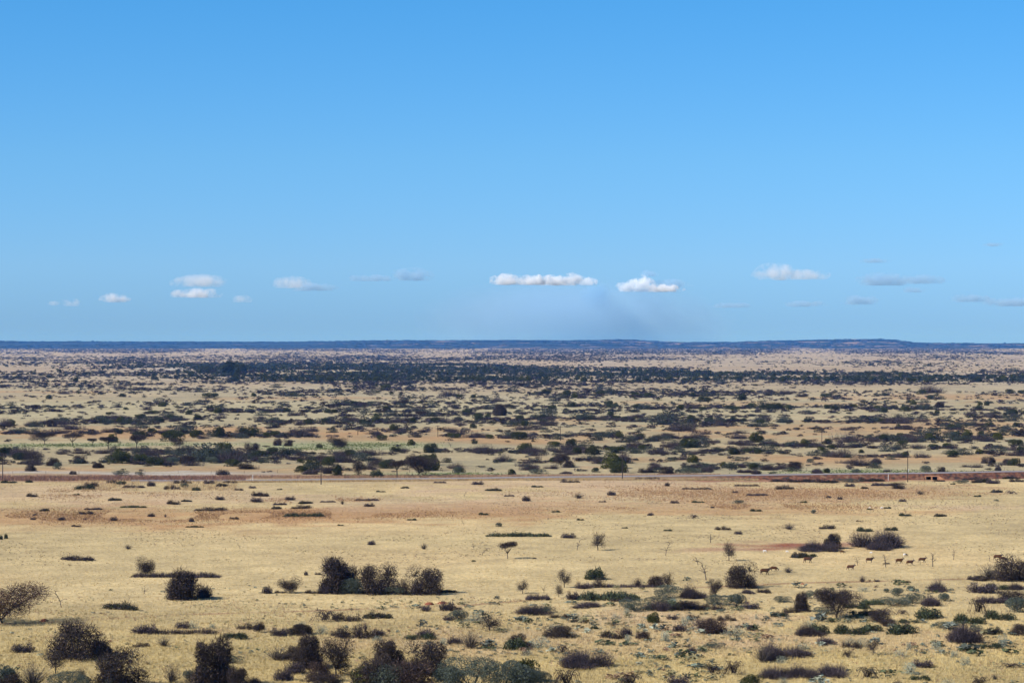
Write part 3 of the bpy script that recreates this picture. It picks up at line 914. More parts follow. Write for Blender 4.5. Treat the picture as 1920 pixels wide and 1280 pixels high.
MIDL = """
U 84 834 38 24|T 70 826 34 18|U 136 836 38 25|U 174 836 18 15|U 203 841 30 23|E 211 829 22 16|U 256 843 30 28|E 262 823 24 16|E 322 827 42 20|T 331 836 26 15|E 410 819 22 19|E 465 817 36 16|E 372 815 18 9
E 420 844 32 14|R 471 846 30 17|G 30 843 12 7|R 58 883 20 14|G 110 879 18 13|R 184 877 20 10|R 98 800 20 16|P 85 843 18 6|P 143 845 18 8|G 230 891 30 10|G 262 891 16 8|L 415 890 26 11|R 137 889 14 7|P 210 846 24 6
E 228 868 46 22|E 262 868 34 16|T 60 868 40 22|E 36 862 22 14|R 100 873 26 16|R 150 868 26 16|E 290 872 30 16|G 320 870 26 14|R 350 868 30 14|E 435 874 30 14|R 460 879 26 12|G 395 868 26 12
E 516 817 22 10|E 563 815 14 8|T 632 839 38 21|T 642 838 14 12|R 520 835 16 14|R 540 836 18 13|D 545 847 26 6|G 658 851 16 9|E 490 854 18 10|E 716 825 20 10|N 734 852 12 14|E 617 872 28 17|T 672 890 26 28|E 585 878 28 17
U 745 894 30 32|W 785 893 60 40|E 806 882 34 26|T 705 876 30 16|E 813 858 12 9|E 795 872 44 20|G 860 887 20 13|E 632 893 18 22|D 700 894 24 14|B 583 889 30 10|R 614 888 20 12|E 852 821 26 9|E 918 822 16 8|N 845 838 8 10
R 937 779 24 22|U 787 785 20 15|T 758 760 14 14|E 726 731 20 11|E 538 772 14 8|E 615 774 14 8|E 626 774 12 7|R 518 772 10 7|R 535 771 12 8|E 862 745 12 6|E 888 746 12 7|E 897 784 20 10|E 915 784 12 9|E 890 832 10 7
E 985 847 30 17|E 1039 837 30 10|E 1071 839 20 17|V 1020 851 18 12|E 1082 851 18 13|E 1112 852 28 17|E 1155 849 37 13|E 975 824 28 15|W 1052 875 34 26|R 1066 876 22 14|E 1146 878 40 30|E 1161 886 32 22|E 1292 839 34 18
E 1418 829 30 19|T 1320 827 18 13|E 1299 867 22 15|E 1395 790 12 7|E 1063 742 18 11|E 1077 746 14 10|E 1024 738 16 9|E 1126 741 15 9|E 1190 742 14 7|E 1215 745 22 9|E 1200 744 14 6|E 1320 753 22 11|E 1391 750 16 11|E 1320 737 18 6
E 1072 763 16 9|E 1036 767 16 8|E 1145 765 18 8|E 1155 763 9 9|E 1277 768 16 10|E 1318 769 14 7|E 1410 765 22 10|E 1377 770 18 8|E 1435 768 20 10|E 1456 767 22 12|E 1478 768 20 10|E 1550 766 12 8|E 1565 768 16 8|E 1600 764 14 7
E 1645 768 14 8|E 1657 773 16 10|R 1676 766 14 8|E 1696 771 22 10|R 1732 766 22 11|R 1762 764 18 11|E 1704 755 10 6|R 1503 744 24 7|E 1547 745 20 8|E 1730 739 20 9|E 1755 736 14 5|E 1660 742 16 5|E 1892 737 20 8|E 1915 738 16 7
E 1837 759 10 7|E 1850 760 10 8|E 1903 776 11 9|E 1757 775 9 6|E 92 748 12 8|E 230 744 13 7|E 304 762 15 9|R 66 766 9 6|R 222 764 8 5|E 235 768 11 5|E 203 777 10 5|E 287 776 26 7|E 355 777 14 9|E 395 746 30 10|E 475 743 10 7
E 1520 842 0 0|E 1552 832 16 10|E 1540 845 20 8|E 1558 842 20 8|E 1688 818 14 7|E 1693 835 24 10|E 1775 840 20 10|E 1750 840 22 8|E 1905 835 26 12|R 1853 868 28 13|B 1890 868 22 10|B 1643 869 24 13|E 1615 849 10 7|P 1595 868 46 9|R 1490 878 30 13
B 1465 879 30 9|G 1520 867 14 8|E 1550 886 12 9|B 1535 887 34 10|G 1605 888 16 10|G 1735 885 20 13|R 1765 884 16 10|G 1450 889 16 6|B 1870 882 14 9|P 1810 875 24 6|P 1668 884 18 7|P 1855 880 18 5|B 1328 884 30 12|B 1230 880 34 12
R 1250 888 30 14|G 1290 888 44 12|B 1300 877 34 8|B 1400 886 30 8|B 1393 876 22 9|B 1416 888 26 9|B 1440 881 34 12|R 1210 886 30 9|G 960 866 16 7|G 1010 888 36 10|G 991 880 12 9|E 862 885 18 9|E 960 890 14 11|B 1062 888 24 6
E 1830 765 0 0|E 435 700 30 24|E 452 701 22 20|E 422 700 16 15|E 383 699 28 13|T 400 700 14 10|T 472 700 16 8|T 493 700 12 9
"""
YG = H  # eye height
items = []   # dicts: code,x,y,w,h
for ln in (LIST.strip().replace("|", "\n") + "\n" + PLAIN.strip().replace("|", "\n") + "\n" + MIDL.strip().replace("|", "\n")).split("\n"):
    p = ln.split()
    if len(p) == 5 and float(p[3]) > 0:
        items.append(dict(code=p[0], x=float(p[1]), y=float(p[2]), w=float(p[3]), h=float(p[4]), hand=True))

# ------------------------------------------------------------------ scattered brush beyond the road: share of the ground covered, 12 columns of 160 px
DENS = """
650 657 666777888888
657 663 665666888788
663 669 112332311122
669 676 333455441122
676 684 466722111221
684 690 179998211111
690 697 028798751111
697 704 456589998553
704 712 456989898998
712 719 555777765777
719 727 444455422111
727 734 454656321100
734 742 133433664322
742 750 212333553222
750 757 122233211111
757 764 113244344232
764 771 424432556777
771 779 322333421324
779 786 123334444344
786 793 556556434454
793 801 766655454445
801 808 555433333334
808 816 433222233444
816 824 323222434665
824 832 111101123654
832 840 100111122443
840 848 433222243222
848 856 777544333322
856 864 777665344233
864 872 444555233222
872 880 221444343222
880 890 111333122111
"""
rows = [l.split() for l in DENS.strip().split("\n")]
D_Y = np.array([(float(a) + float(b)) / 2 for a, b, _ in rows]); D_V = np.array([[int(ch) for ch in s] for _, _, s in rows], float) / 10
def dens(px, py):
    j = np.clip((px / 160 - .5), 0, 11); j0 = np.floor(j).astype(int); j1 = np.minimum(j0 + 1, 11); f = j - j0
    out = np.zeros_like(px)
    for k in range(12):
        v = np.interp(py, D_Y, D_V[:, k])
        out += v * np.where(j0 == k, 1 - f, 0) + v * np.where(j1 == k, f, 0) * (j1 != j0)
    return out
cand = []
band_edges = np.concatenate([np.arange(651, 700, 3), np.arange(700, 892, 6)])
for y0, y1 in zip(band_edges[:-1], band_edges[1:]):
    ym = (y0 + y1) / 2; ppm = (ym - YH) / H
    wm = 4.6 * (1 if ym > 690 else 1 + (690 - ym) / 22); hm = 1.25 * (1 if ym > 690 else 1 + (690 - ym) / 40)
    a_px = max(wm * ppm, 1.5) * max(hm * ppm, .7) * .8
    nmax = int(3.2 * (2500 * (y1 - y0)) / a_px)
    px = rng.uniform(-290, 2210, nmax); py = rng.uniform(y0, y1, nmax)
    X, Y, Z = gnd(px, py)
    dn = np.clip(dens(px, py) - .03, 0, 1)
    # clumping in the world, stretched across the view
    sc_n = 1800. if ym < 720 else 900.
    cl = vnoise(X * .45, Y, 14 + sc_n / 60, 31); cl2 = vnoise(px + 3000, py * 28, 135, 32) * .75 + .25 * vnoise(px + 3000, py * 22, 50, 33)
    cl2 = np.clip((cl2 - .28) / .44, 0, 1)
    keep = rng.random(nmax) < np.clip(-np.log(1.02 - np.clip(dn, 0, .93)) / .80 * (0.12 + 1.9 * np.clip((cl - .33) * 2, 0, 1)) * (.14 + 1.7 * cl2), 0, 1)
    for a, b, X_, Y_, Z_, dn_ in zip(px[keep], py[keep], X[keep], Y[keep], Z[keep], dn[keep]):
        s = math.exp(rng.normal() * .46)
        r = rng.random(); gfrac = .10 if ym > 720 else .25
        if 683 < b < 716 and dn_ > .5: gfrac = 1.0
        code = 'E' if r < gfrac * .45 else ('Q' if r < gfrac * .45 + .3 else 'P')
        wme = (wm * s) if code == 'P' else (wm * s * .95 if code == 'Q' else wm * (1.25 if 683 < b < 716 else .85) * min(s, 1.6))
        hme = {'P': .31, 'Q': .36, 'E': .60}[code] * wme * rng.uniform(.8, 1.25)
        if ym < 690: hme = min(hme, {'P': 2.2, 'Q': 2.6, 'E': 5.0}[code] * rng.uniform(.8, 1.3))
        cand.append(dict(code=code, x=a, y=b, w=wme * ppm, h=hme * ppm, X=X_, Y=Y_, Z=Z_, W=wme, Hh=hme, hand=False))
# the largest seen of each kind stand alone; the rest is one mass of bushland
count = {}
for it in items: count[it['code']] = count.get(it['code'], 0) + 1
alone, rest = [], []
LIM = {'P': 285, 'Q': 285, 'E': 285}
for code in 'PQE':
    v = sorted([c for c in cand if c['code'] == code], key=lambda c: -c['w'] * c['h'] * (1 if 0 < c['x'] < 1920 else 0))
    n = max(0, LIM[code] - count.get(code, 0))
    alone += v[:n]; rest += v[n:]
items += alone

# ------------------------------------------------------------------ bushland mass: many small clumps in one mesh
def clump(kind, n, size):
    """unit clump: half-ellipsoid cloud of leaf-sized faces, width 1, height 1"""
    G = Geo()
    nb = 4
    c = np.column_stack([rng.uniform(-.26, .26, nb), rng.uniform(-.26, .26, nb), rng.uniform(.1, .45, nb)])
    r = rng.uniform(.22, .3, nb)
    k = rng.integers(0, nb, n); d = rdir(n); d[:, 2] = np.abs(d[:, 2]) * np.where(rng.random(n) < .75, 1, -1)
    P = c[k] + d * (.6 + .4 * rng.random((n, 1))) * np.column_stack([r[k], r[k], r[k] * 1.9])
    P[:, 2] = np.clip(P[:, 2], .02, 1.02)
    G.leaves(P, size, (1, 1, 1), var=.35)
    return G.arrays()
LOD = {'n': [clump(0, 150, .15) for _ in range(5)], 'm': [clump(0, 70, .20) for _ in range(5)], 'f': [clump(0, 26, .34) for _ in range(5)]}
COLS = {'P': PURP * .72, 'Q': SAGE * .36 + PURP * .15, 'E': EVER * 1.0}
BV, BF, BC = [], [], []; off = 0
for lod, lo, hi in (('n', 760, 9999), ('m', 700, 760), ('f', 0, 700)):
    sel = [c for c in rest if lo <= c['y'] < hi]
    for vi in range(5):
        ss = sel[vi::5]
        if not ss: continue
        v, f, cc_ = LOD[lod][vi]
        X = np.array([s['X'] for s in ss]); Y = np.array([s['Y'] for s in ss]); Z = np.array([s['Z'] for s in ss]) - .05
        Wd = np.array([s['W'] for s in ss]); Hh = np.array([s['Hh'] for s in ss]); th = rng.uniform(0, 6.283, len(ss))
        ct, st = np.cos(th), np.sin(th)
        vx = (v[None, :, 0] * ct[:, None] - v[None, :, 1] * st[:, None]) * Wd[:, None] * 1.12 + X[:, None]
        vy = (v[None, :, 0] * st[:, None] + v[None, :, 1] * ct[:, None]) * Wd[:, None] * 1.12 + Y[:, None]
        vz = v[None, :, 2] * Hh[:, None] + Z[:, None]
        BV.append(np.stack([vx, vy, vz], -1).reshape(-1, 3))
        BF.append((f[None] + (np.arange(len(ss)) * len(v))[:, None, None]).reshape(-1, 3) + off); off += len(ss) * len(v)
        base = np.array([COLS[s['code']] for s in ss]) * np.exp(rng.normal(size=(len(ss), 1)) * .2)
        BC.append((base[:, None, :] * cc_[None]).reshape(-1, 3))
me = mesh_from("bushland", np.concatenate(BV), np.concatenate(BF), np.concatenate(BC), [M_PLANT])
tag(link("bushland", me), kind="stuff")
print("bushland clumps", len(rest), "faces", len(me.polygons), "individual", len(items))

# ------------------------------------------------------------------ undergrowth: small forbs and dead tufts in the near grass
def undergrowth():
    d0, d1 = H * F / 650, H * F / (1082 - YH)
    n = 11000; d = np.sqrt(rng.uniform(d0 ** 2, d1 ** 2, n)); px = rng.uniform(-280, 2200, n); py = YH + H * F / d
    X, Y, Z = gnd(px, py)
    k = rng.random(n) < np.clip((vnoise(X, Y, 16, 71) - .38) * 1.6, 0, 1) * np.clip((px + 300) / 1500, .22, 1) * np.clip((py - 1085) / 70, 0, 1)
    X, Y, Z = X[k], Y[k], Z[k]; n = len(X)
    pal = np.array([SAGE * 1.4, DGRN * 1.4, (.19, .17, .09), SAGE * 1.1 + PURP * .4, SILV * .8, (.20, .12, .075), (.15, .16, .075)])
    cc0 = pal[np.clip((vnoise(X, Y, 25, 72) * 5 + rng.normal(size=n) * 1.6).astype(int), 0, 6)] * np.exp(rng.normal(size=(n, 1)) * .2)
    big = (rng.random(n) < .20) & (X > -20)
    w = np.where(big, rng.uniform(1.6, 3.4, n), 1) * rng.uniform(.45, 1.4, n) * rng.uniform(.7, 1.2, n); h = w * rng.uniform(.25, .55, n); VV, FF, CC = [], [], []; off = 0
    for vi in range(5):
        v, f, cc_ = LOD['f'][vi] if vi < 2 else LOD['m'][vi]; j = slice(vi, None, 5); m = len(X[j]); th = rng.uniform(0, 6.28, m); ct, st = np.cos(th)[:, None], np.sin(th)[:, None]
        vx = (v[None, :, 0] * ct - v[None, :, 1] * st) * w[j][:, None] + X[j][:, None]; vy = (v[None, :, 0] * st + v[None, :, 1] * ct) * w[j][:, None] + Y[j][:, None]
        VV.append(np.stack([vx, vy, v[None, :, 2] * h[j][:, None] + Z[j][:, None]], -1).reshape(-1, 3)); FF.append((f[None] + (np.arange(m) * len(v))[:, None, None]).reshape(-1, 3) + off); off += m * len(v)
        CC.append((cc0[j][:, None, :] * cc_[None]).reshape(-1, 3))
    tag(link("undergrowth", mesh_from("undergrowth", np.concatenate(VV), np.concatenate(FF), np.concatenate(CC), [M_PLANT])), kind="stuff")
undergrowth()

# ------------------------------------------------------------------ woodland on the far rise
n = 6000
px = rng.uniform(-260, 2180, n); Yf = HILL0 + 400 + (HILL1 - HILL0 - 200) * rng.random(n) ** .7
Xf = (px - 960) / F * Yf
Zf = hill_h(Xf, Yf)
vn = vnoise(Xf, Yf, 420, 41); keep = vn > .45; Xf, Yf, Zf = Xf[keep], Yf[keep], Zf[keep]
nc_ = 1500; Yc = rng.uniform(HILL1 - 500, HILL1, nc_); Xc = rng.uniform(-.27, .27, nc_) * Yc; kc = vnoise(Xc, Yc, 300, 43) > .35; Xc, Yc = Xc[kc], Yc[kc]
Xf, Yf, Zf = np.concatenate([Xf, Xc]), np.concatenate([Yf, Yc]), np.concatenate([Zf, hill_h(Xc, Yc)]); n = len(Xf)
v, f, cc_ = LOD['f'][0]
wd = rng.uniform(20, 60, n); hh = rng.uniform(3.0, 8.5, n)
V = np.stack([v[None, :, 0] * wd[:, None] + Xf[:, None], v[None, :, 1] * wd[:, None] + Yf[:, None], v[None, :, 2] * hh[:, None] + Zf[:, None]], -1).reshape(-1, 3)
Fc = (f[None] + (np.arange(n) * len(v))[:, None, None]).reshape(-1, 3)
C = (np.array((0.03, 0.036, 0.028))[None, None] * np.exp(rng.normal(size=(n, 1, 1)) * .25) * cc_[None]).reshape(-1, 3)
tag(link("woodland", mesh_from("woodland", V, Fc, C, [M_PLANT])), kind="stuff")

# a few tall trees standing above the skyline on the left, and one on the right
SKYT = [(80, 1.8, 7), (145, 2.6, 5), (150, 2.2, 7), (174, 3.0, 6), (182, 2.2, 5), (198, 2.0, 5), (1884, 2.6, 4), (1165, 1.4, 9)]

# ------------------------------------------------------------------ grass
RX_ = [-300, 300, 480, 600, 960, 1200, 1440, 1600, 1745, 1920, 2250]; RY_ = [904, 903.2, 902.6, 902, 898.6, 898.4, 899.2, 899.4, 899.2, 896.8, 893]
def grass():
    GV, GF, GCo = [], [], []; off = 0
    def put(px, py, hgt, wid, nb, cfun, lean=.45):
        nonlocal off
        X, Y, Z = gnd(px, py); n = len(X)
        c = cfun(X, Y, px, py)
        X = np.repeat(X, nb); Y = np.repeat(Y, nb); Z = np.repeat(Z, nb); h = np.repeat(hgt, nb); w = np.repeat(wid, nb); c = np.repeat(c, nb, 0)
        m = len(X); jx = rng.normal(size=m) * h * .3; jy = rng.normal(size=m) * h * .3
        a = rng.uniform(0, math.pi, m); ux, uy = np.cos(a) * w / 2, np.sin(a) * w / 2
        lx, ly = rng.normal(size=m) * lean * h, rng.normal(size=m) * lean * h
        V = np.stack([np.stack([X + jx - ux, Y + jy - uy, Z - .03], -1), np.stack([X + jx + ux, Y + jy + uy, Z - .03], -1), np.stack([X + jx + lx, Y + jy + ly, Z + h * rng.uniform(.7, 1.1, m)], -1)], 1).reshape(-1, 3)
        GV.append(V); GF.append(np.arange(3 * m).reshape(m, 3) + off); off += 3 * m
        GCo.append(c * np.exp(rng.normal(size=(m, 1)) * .07))
    def c_ground(X, Y, px, py):
        c = ground_colour(X, Y) * 1.22
        r = rng.random((len(X), 1)); c = np.where(r < .03, c * (.78, .72, .66), c); c = np.where(r > .95, c * (1.2, 1.22, 1.15), c)
        return c
    def world_uniform(n, y0, y1, x0=-280, x1=2200):
        # density even on the ground between two depths
        d0, d1 = H * F / (y1 - YH), H * F / (y0 - YH)
        d = np.sqrt(rng.uniform(d0 ** 2, d1 ** 2, n)); return rng.uniform(x0, x1, n), YH + H * F / d
    px, py = world_uniform(150000, 1040, 1290); k = rng.random(len(px)) < np.clip((py - 1040) / 170, 0, 1) ** 1.3; px, py = px[k], py[k]
    put(px, py, rng.uniform(.2, .62, len(px)) * np.clip((py - 980) / 180, .4, 1), rng.uniform(.05, .09, len(px)), 5, c_ground)
    px, py = world_uniform(26000, 1000, 1100); put(px, py, rng.uniform(.12, .35, len(px)), rng.uniform(.06, .12, len(px)), 4, c_ground)
    px, py = world_uniform(26000, 903, 1000); put(px, py, rng.uniform(.12, .4, len(px)), rng.uniform(.08, .18, len(px)), 3, c_ground)
    # olive and grey-brown tussocks scattered on the plain
    def c_dark(X, Y, px, py):
        r = rng.random((len(X), 1)); return np.where(r < .5, np.array([[.20, .17, .09]]), np.where(r < .8, np.array([[.17, .13, .09]]), np.array([[.30, .20, .12]])))
    px, py = world_uniform(20000, 903, 1060)
    X, Y, Z = gnd(px, py); k = (vnoise(X, Y, 22, 51) > .52) & (vnoise(X, Y * .4, 90, 52) > .42); px, py = px[k], py[k]
    put(px, py, rng.uniform(.12, .32, len(px)), rng.uniform(.1, .2, len(px)), 6, c_dark, 1.0)
    px, py = world_uniform(9000, 1120, 1290)
    X, Y, Z = gnd(px, py); k = vnoise(X, Y, 12, 53) > .55; px, py = px[k], py[k]
    put(px, py, rng.uniform(.2, .5, len(px)), rng.uniform(.06, .12, len(px)), 7, lambda X, Y, a, b: np.where(rng.random((len(X), 1)) < .5, np.array([[.26, .25, .14]]), np.array([[.33, .21, .13]])), .6)
    # reddish verge grass by the road, tall straw in front of it
    px = rng.uniform(-280, 460, 9000); py = rng.uniform(893, 901.5, 9000)
    put(px, py, rng.uniform(.5, 1.3, 9000), rng.uniform(.1, .2, 9000), 3, lambda X, Y, a, b: np.where(rng.random((len(X), 1)) < .35, np.array([[.13, .085, .075]]), np.array([[.27, .145, .10]])), .25)
    px = rng.uniform(-280, 470, 6000); py = rng.uniform(901, 920, 6000); k = vnoise(px, py, 60, 54) > .4; px, py = px[k], py[k]
    put(px, py, rng.uniform(.6, 1.2, len(px)), rng.uniform(.08, .16, len(px)), 3, lambda X, Y, a, b: np.where(rng.random((len(X), 1)) < .2, np.array([[.30, .19, .11]]), np.array([[.50, .36, .19]])), .25)
    px = rng.uniform(430, 1350, 9000); py = rng.uniform(891.5, 895.0, 9000) + np.interp(px, [430, 1350], [1.5, -1.5])
    put(px, py, rng.uniform(.5, 1.1, 9000), rng.uniform(.1, .2, 9000), 3, lambda X, Y, a, b: np.where(rng.random((len(X), 1)) < .3, np.array([[.2, .12, .09]]), np.array([[.40, .25, .15]])), .25)
    px = rng.uniform(430, 1420, 12000); py = np.interp(px, RX_, RY_) + rng.uniform(-.1, 1.6, 12000)
    put(px, py, rng.uniform(.35, .9, 12000), rng.uniform(.1, .2, 12000), 3, lambda X, Y, a, b: np.where(rng.random((len(X), 1)) < .25, np.array([[.3, .19, .12]]), np.array([[.48, .35, .18]])), .25)
    # rusty grass in patches below the road
    for (cx, cyy, rx, ry, n) in ((200, 968, 330, 12, 9000), (560, 964, 300, 9, 6000), (120, 925, 260, 10, 3500), (1320, 925, 300, 16, 8000), (1400, 950, 300, 6, 4500), (1600, 925, 220, 10, 3500), (620, 938, 160, 6, 1800)):
        px = rng.normal(cx, rx * .5, n); py = rng.normal(cyy, ry * .55, n); X, Y, Z = gnd(px, py); k = vnoise(X, Y * .5, 14, 56) > .42; px, py = px[k], py[k]
        put(px, py, rng.uniform(.2, .55, len(px)), rng.uniform(.1, .2, len(px)), 3, lambda X, Y, a, b: np.where(rng.random((len(X), 1)) < .45, np.array([[.27, .155, .085]]), np.array([[.40, .25, .125]])), .4)
    # green herbs on the flats
    for (cx, cyy, rx, ry, n) in ((90, 835, 120, 3, 700), (260, 833, 150, 3, 500), (690, 834, 110, 4, 900), (600, 841, 90, 2.5, 500), (1610, 884, 150, 3.5, 600), (700, 892, 90, 2.5, 400), (860, 889, 100, 2.5, 400), (1850, 884, 90, 2.5, 250)):
        px = rng.normal(cx, rx * .55, n); py = rng.normal(cyy, ry * .6, n)
        put(px, py, rng.uniform(.15, .4, n), rng.uniform(.2, .5, n), 6, lambda X, Y, a, b: np.repeat([[.10, .14, .04]], len(X), 0), .8)
    me = mesh_from("grass", np.concatenate(GV), np.concatenate(GF), np.concatenate(GCo), [M_GRASS])
    tag(link("grass", me), kind="stuff")
    print("grass faces", len(me.polygons))
grass()

# ------------------------------------------------------------------ road on its bank, culvert, fence, posts
RX = np.array([-300, 300, 480, 600, 960, 1200, 1440, 1600, 1745, 1920, 2250], float)
RY = np.array([904, 903.2, 902.6, 902, 898.6, 898.4, 899.2, 899.4, 899.2, 896.8, 893], float)
RH = np.array([.15, .25, .35, .4, .35, .6, 1.25, 1.8, 2.1, 2.15, 2.1], float)
sx = np.arange(240, 2251, 12.0)
fx, fy, fz = gnd(sx, np.interp(sx, RX, RY)); rh = np.interp(sx, RX, RH)
def strip_mesh(name, offs, mat):
    """offs: list of (metres behind the foot line, height factor, extra z)"""
    P = []
    for dy, hf, ez in offs:
        P.append(np.stack([fx, fy + dy, fz * 0 + hf * rh + ez], -1))
    P = np.stack(P, 1); k = P.shape[1]
    jit = 0.12 * rng.normal(size=P.shape[:2])
    V = P.reshape(-1, 3); idx = np.arange(len(V)).reshape(len(fx), k)
    Q = np.stack([idx[:-1, :-1], idx[1:, :-1], idx[1:, 1:], idx[:-1, 1:]], -1).reshape(-1, 4)
    me = mesh_from(name, V, Q, None, [mat], smooth=False)
    return me
M_ROAD = mat_simple("gravel_road", (0.255, 0.232, 0.232), var=.08, scale=.5)
def bank_mat():
    m, nt, b = nodes_mat("red_bank", 1.0)
    N, L = nt.nodes.new, nt.links.new
    tc = N("ShaderNodeTexCoord"); no = N("ShaderNodeTexNoise"); no.inputs["Scale"].default_value = .6; no.inputs["Detail"].default_value = 5
    rp = N("ShaderNodeValToRGB"); e = rp.color_ramp.elements
    e[0].position = .36; e[0].color = (.045, .035, .03, 1); e[1].position = .72; e[1].color = (.22, .14, .085, 1)
    x = e.new(.5); x.color = (.14, .052, .03, 1)
    L(tc.outputs["Object"], no.inputs["Vector"]); L(no.outputs["Fac"], rp.inputs[0])
    sx3 = N("ShaderNodeSeparateXYZ"); L(tc.outputs["Object"], sx3.inputs[0])
    mx = N("ShaderNodeMapRange"); mx.inputs[1].default_value = 50; mx.inputs[2].default_value = 95; L(sx3.outputs["X"], mx.inputs[0])
    mi = N("ShaderNodeMix"); mi.data_type = 'RGBA'; mi.inputs[6].default_value = (.27, .19, .11, 1); L(mx.outputs[0], mi.inputs[0]); L(rp.outputs[0], mi.inputs[7]); L(mi.outputs[2], b.inputs["Base Color"])
    return m
tag(link("road_bank", strip_mesh("road_bank", [(-1.2, 0, -.6), (0, 0, .0), (1.8, .55, 0), (3.2, .97, 0), (3.6, 1, -.02), (15.2, 1, -.02), (15.6, .97, -.02), (17.5, 0.3, 0), (19.5, 0, -.5)], bank_mat())), kind="structure")
tag(link("road", strip_mesh("road", [(4.4, 1, .04), (6.5, 1, .10), (8.5, 1, .13), (10.5, 1, .10), (12.6, 1, .04)], M_ROAD)), kind="structure")

def box(bm, x0, x1, y0, y1, z0, z1):
    vs = [bm.verts.new(p) for p in ((x0, y0, z0), (x1, y0, z0), (x1, y1, z0), (x0, y1, z0), (x0, y0, z1), (x1, y0, z1), (x1, y1, z1), (x0, y1, z1))]
    for f in ((0, 3, 2, 1), (4, 5, 6, 7), (0, 1, 5, 4), (1, 2, 6, 5), (2, 3, 7, 6), (3, 0, 4, 7)): bm.faces.new([vs[i] for i in f])
def bm_obj(name, bm, mat, parent=None, loc=(0, 0, 0), rot=0.0):
    me = bpy.data.meshes.new(name); bm.to_mesh(me); bm.free(); me.materials.append(mat)
    return link(name, me, parent, loc, rot)
def empty(name, loc, rot=0.0):
    o = bpy.data.objects.new(name, None); col.objects.link(o); o.location = loc; o.rotation_euler = (0, 0, rot); o.empty_display_size = .5
    return o

M_CONC = mat_simple("stained_concrete", (0.47, 0.24, 0.13), var=.18, scale=1.2)
M_BLACK = mat_simple("culvert_inner_shade", (0.012, 0.011, 0.01), var=.2)  # near-black lining paints the shade inside the openings
M_WHITE = mat_simple("white_paint", (0.75, 0.74, 0.7), var=.06, scale=5)
M_POLE = mat_simple("creosoted_pole", (0.045, 0.032, 0.028), var=.3, scale=4)
cxp, cyp = 1746.5, 899.3
X0, Y0, Z0 = [float(v) for v in gnd(cxp, cyp)]
s = 1 / ((cyp - YH) / H)    # metres per px there
cul = empty("culvert", (X0, Y0 - .7, Z0 - .1)); tag(cul, "orange concrete double culvert with two black openings under the road", "culvert")
bm = bmesh.new()
hw, hh_ = 12.6 * s, 8.2 * s
box(bm, -hw, hw, 0, .5, hh_ - .28, hh_ + .12)                    # lintel
box(bm, -hw, -hw + .42, .003, .5, 0, hh_ - .28); box(bm, hw - .42, hw, .003, .5, 0, hh_ - .28); box(bm, -.27, .27, .004, .5, 0, hh_ - .28)
box(bm, -hw - .1, hw + .1, -.9, .0, -.3, .10)                   # apron
bm_obj("headwall", bm, M_CONC, cul)
for sgn in (1, -1):
    bm = bmesh.new(); L_ = 2.6 if sgn > 0 else .9
    pts = [(sgn * hw, .1, -.1), (sgn * (hw + L_), -.6, -.1), (sgn * (hw + L_), -.6, .25), (sgn * hw, .1, hh_ + .05)]
    a = [bm.verts.new(p) for p in pts]; b = [bm.verts.new((p[0], p[1] + .3, p[2])) for p in pts]
    bm.faces.new(a); bm.faces.new(b[::-1])
    for i in range(4): bm.faces.new([a[i], b[i], b[(i + 1) % 4], a[(i + 1) % 4]])
    bm_obj("wing_wall", bm, M_CONC, cul)
for sgn in (-1, 1):
    bm = bmesh.new(); xa, xb = sorted((sgn * .27, sgn * (hw - .42)))
    vs_ = [bm.verts.new(p) for p in ((xa, .25, 0.11), (xb, .25, .11), (xb, .25, hh_ - .28), (xa, .25, hh_ - .28), (xa, 1.6, 0.11), (xb, 1.6, .11), (xb, 1.6, hh_ - .28), (xa, 1.6, hh_ - .28))]
    for f in ((4, 5, 6, 7), (0, 1, 5, 4), (1, 2, 6, 5), (2, 3, 7, 6), (3, 0, 4, 7)): bm.faces.new([vs_[i] for i in f])
    bm_obj("opening", bm, M_BLACK, cul)

def cyl(bm, p0, p1, r0, r1, k=8):
    p0, p1 = Vector(p0), Vector(p1); d = (p1 - p0).normalized(); a = d.orthogonal().normalized(); b = d.cross(a)
    A = [bm.verts.new(p0 + (a * math.cos(t) + b * math.sin(t)) * r0) for t in [2 * math.pi * i / k for i in range(k)]]
    B = [bm.verts.new(p1 + (a * math.cos(t) + b * math.sin(t)) * r1) for t in [2 * math.pi * i / k for i in range(k)]]
    for i in range(k): bm.faces.new([A[i], A[(i + 1) % k], B[(i + 1) % k], B[i]])
    bm.faces.new(A[::-1]); bm.faces.new(B)
POLES = [(5, 900.5, 52), (602, 908, 61), (1167, 899, 54), (1702, 903.5, 60)]
FARPOLES = [(88, 800, 20), (262, 796, 18), (671, 815, 22), (821, 819, 22), (1051, 826, 28), (1273, 823, 22), (1541, 831, 26), (1832, 829, 24)]
PN = ["cut by the left edge of the photo", "left of centre before the road", "right of the road's middle beside a large olive bush", "standing left of the culvert"]
FN = ["at far left above the flat-topped trees", "above the olive bushes on the left", "behind the second near pole", "between the dark lone tree and the road", "near the centre beyond the road", "right of centre among the purple scrub", "left of the fourth near pole", "rightmost of the distant poles"]
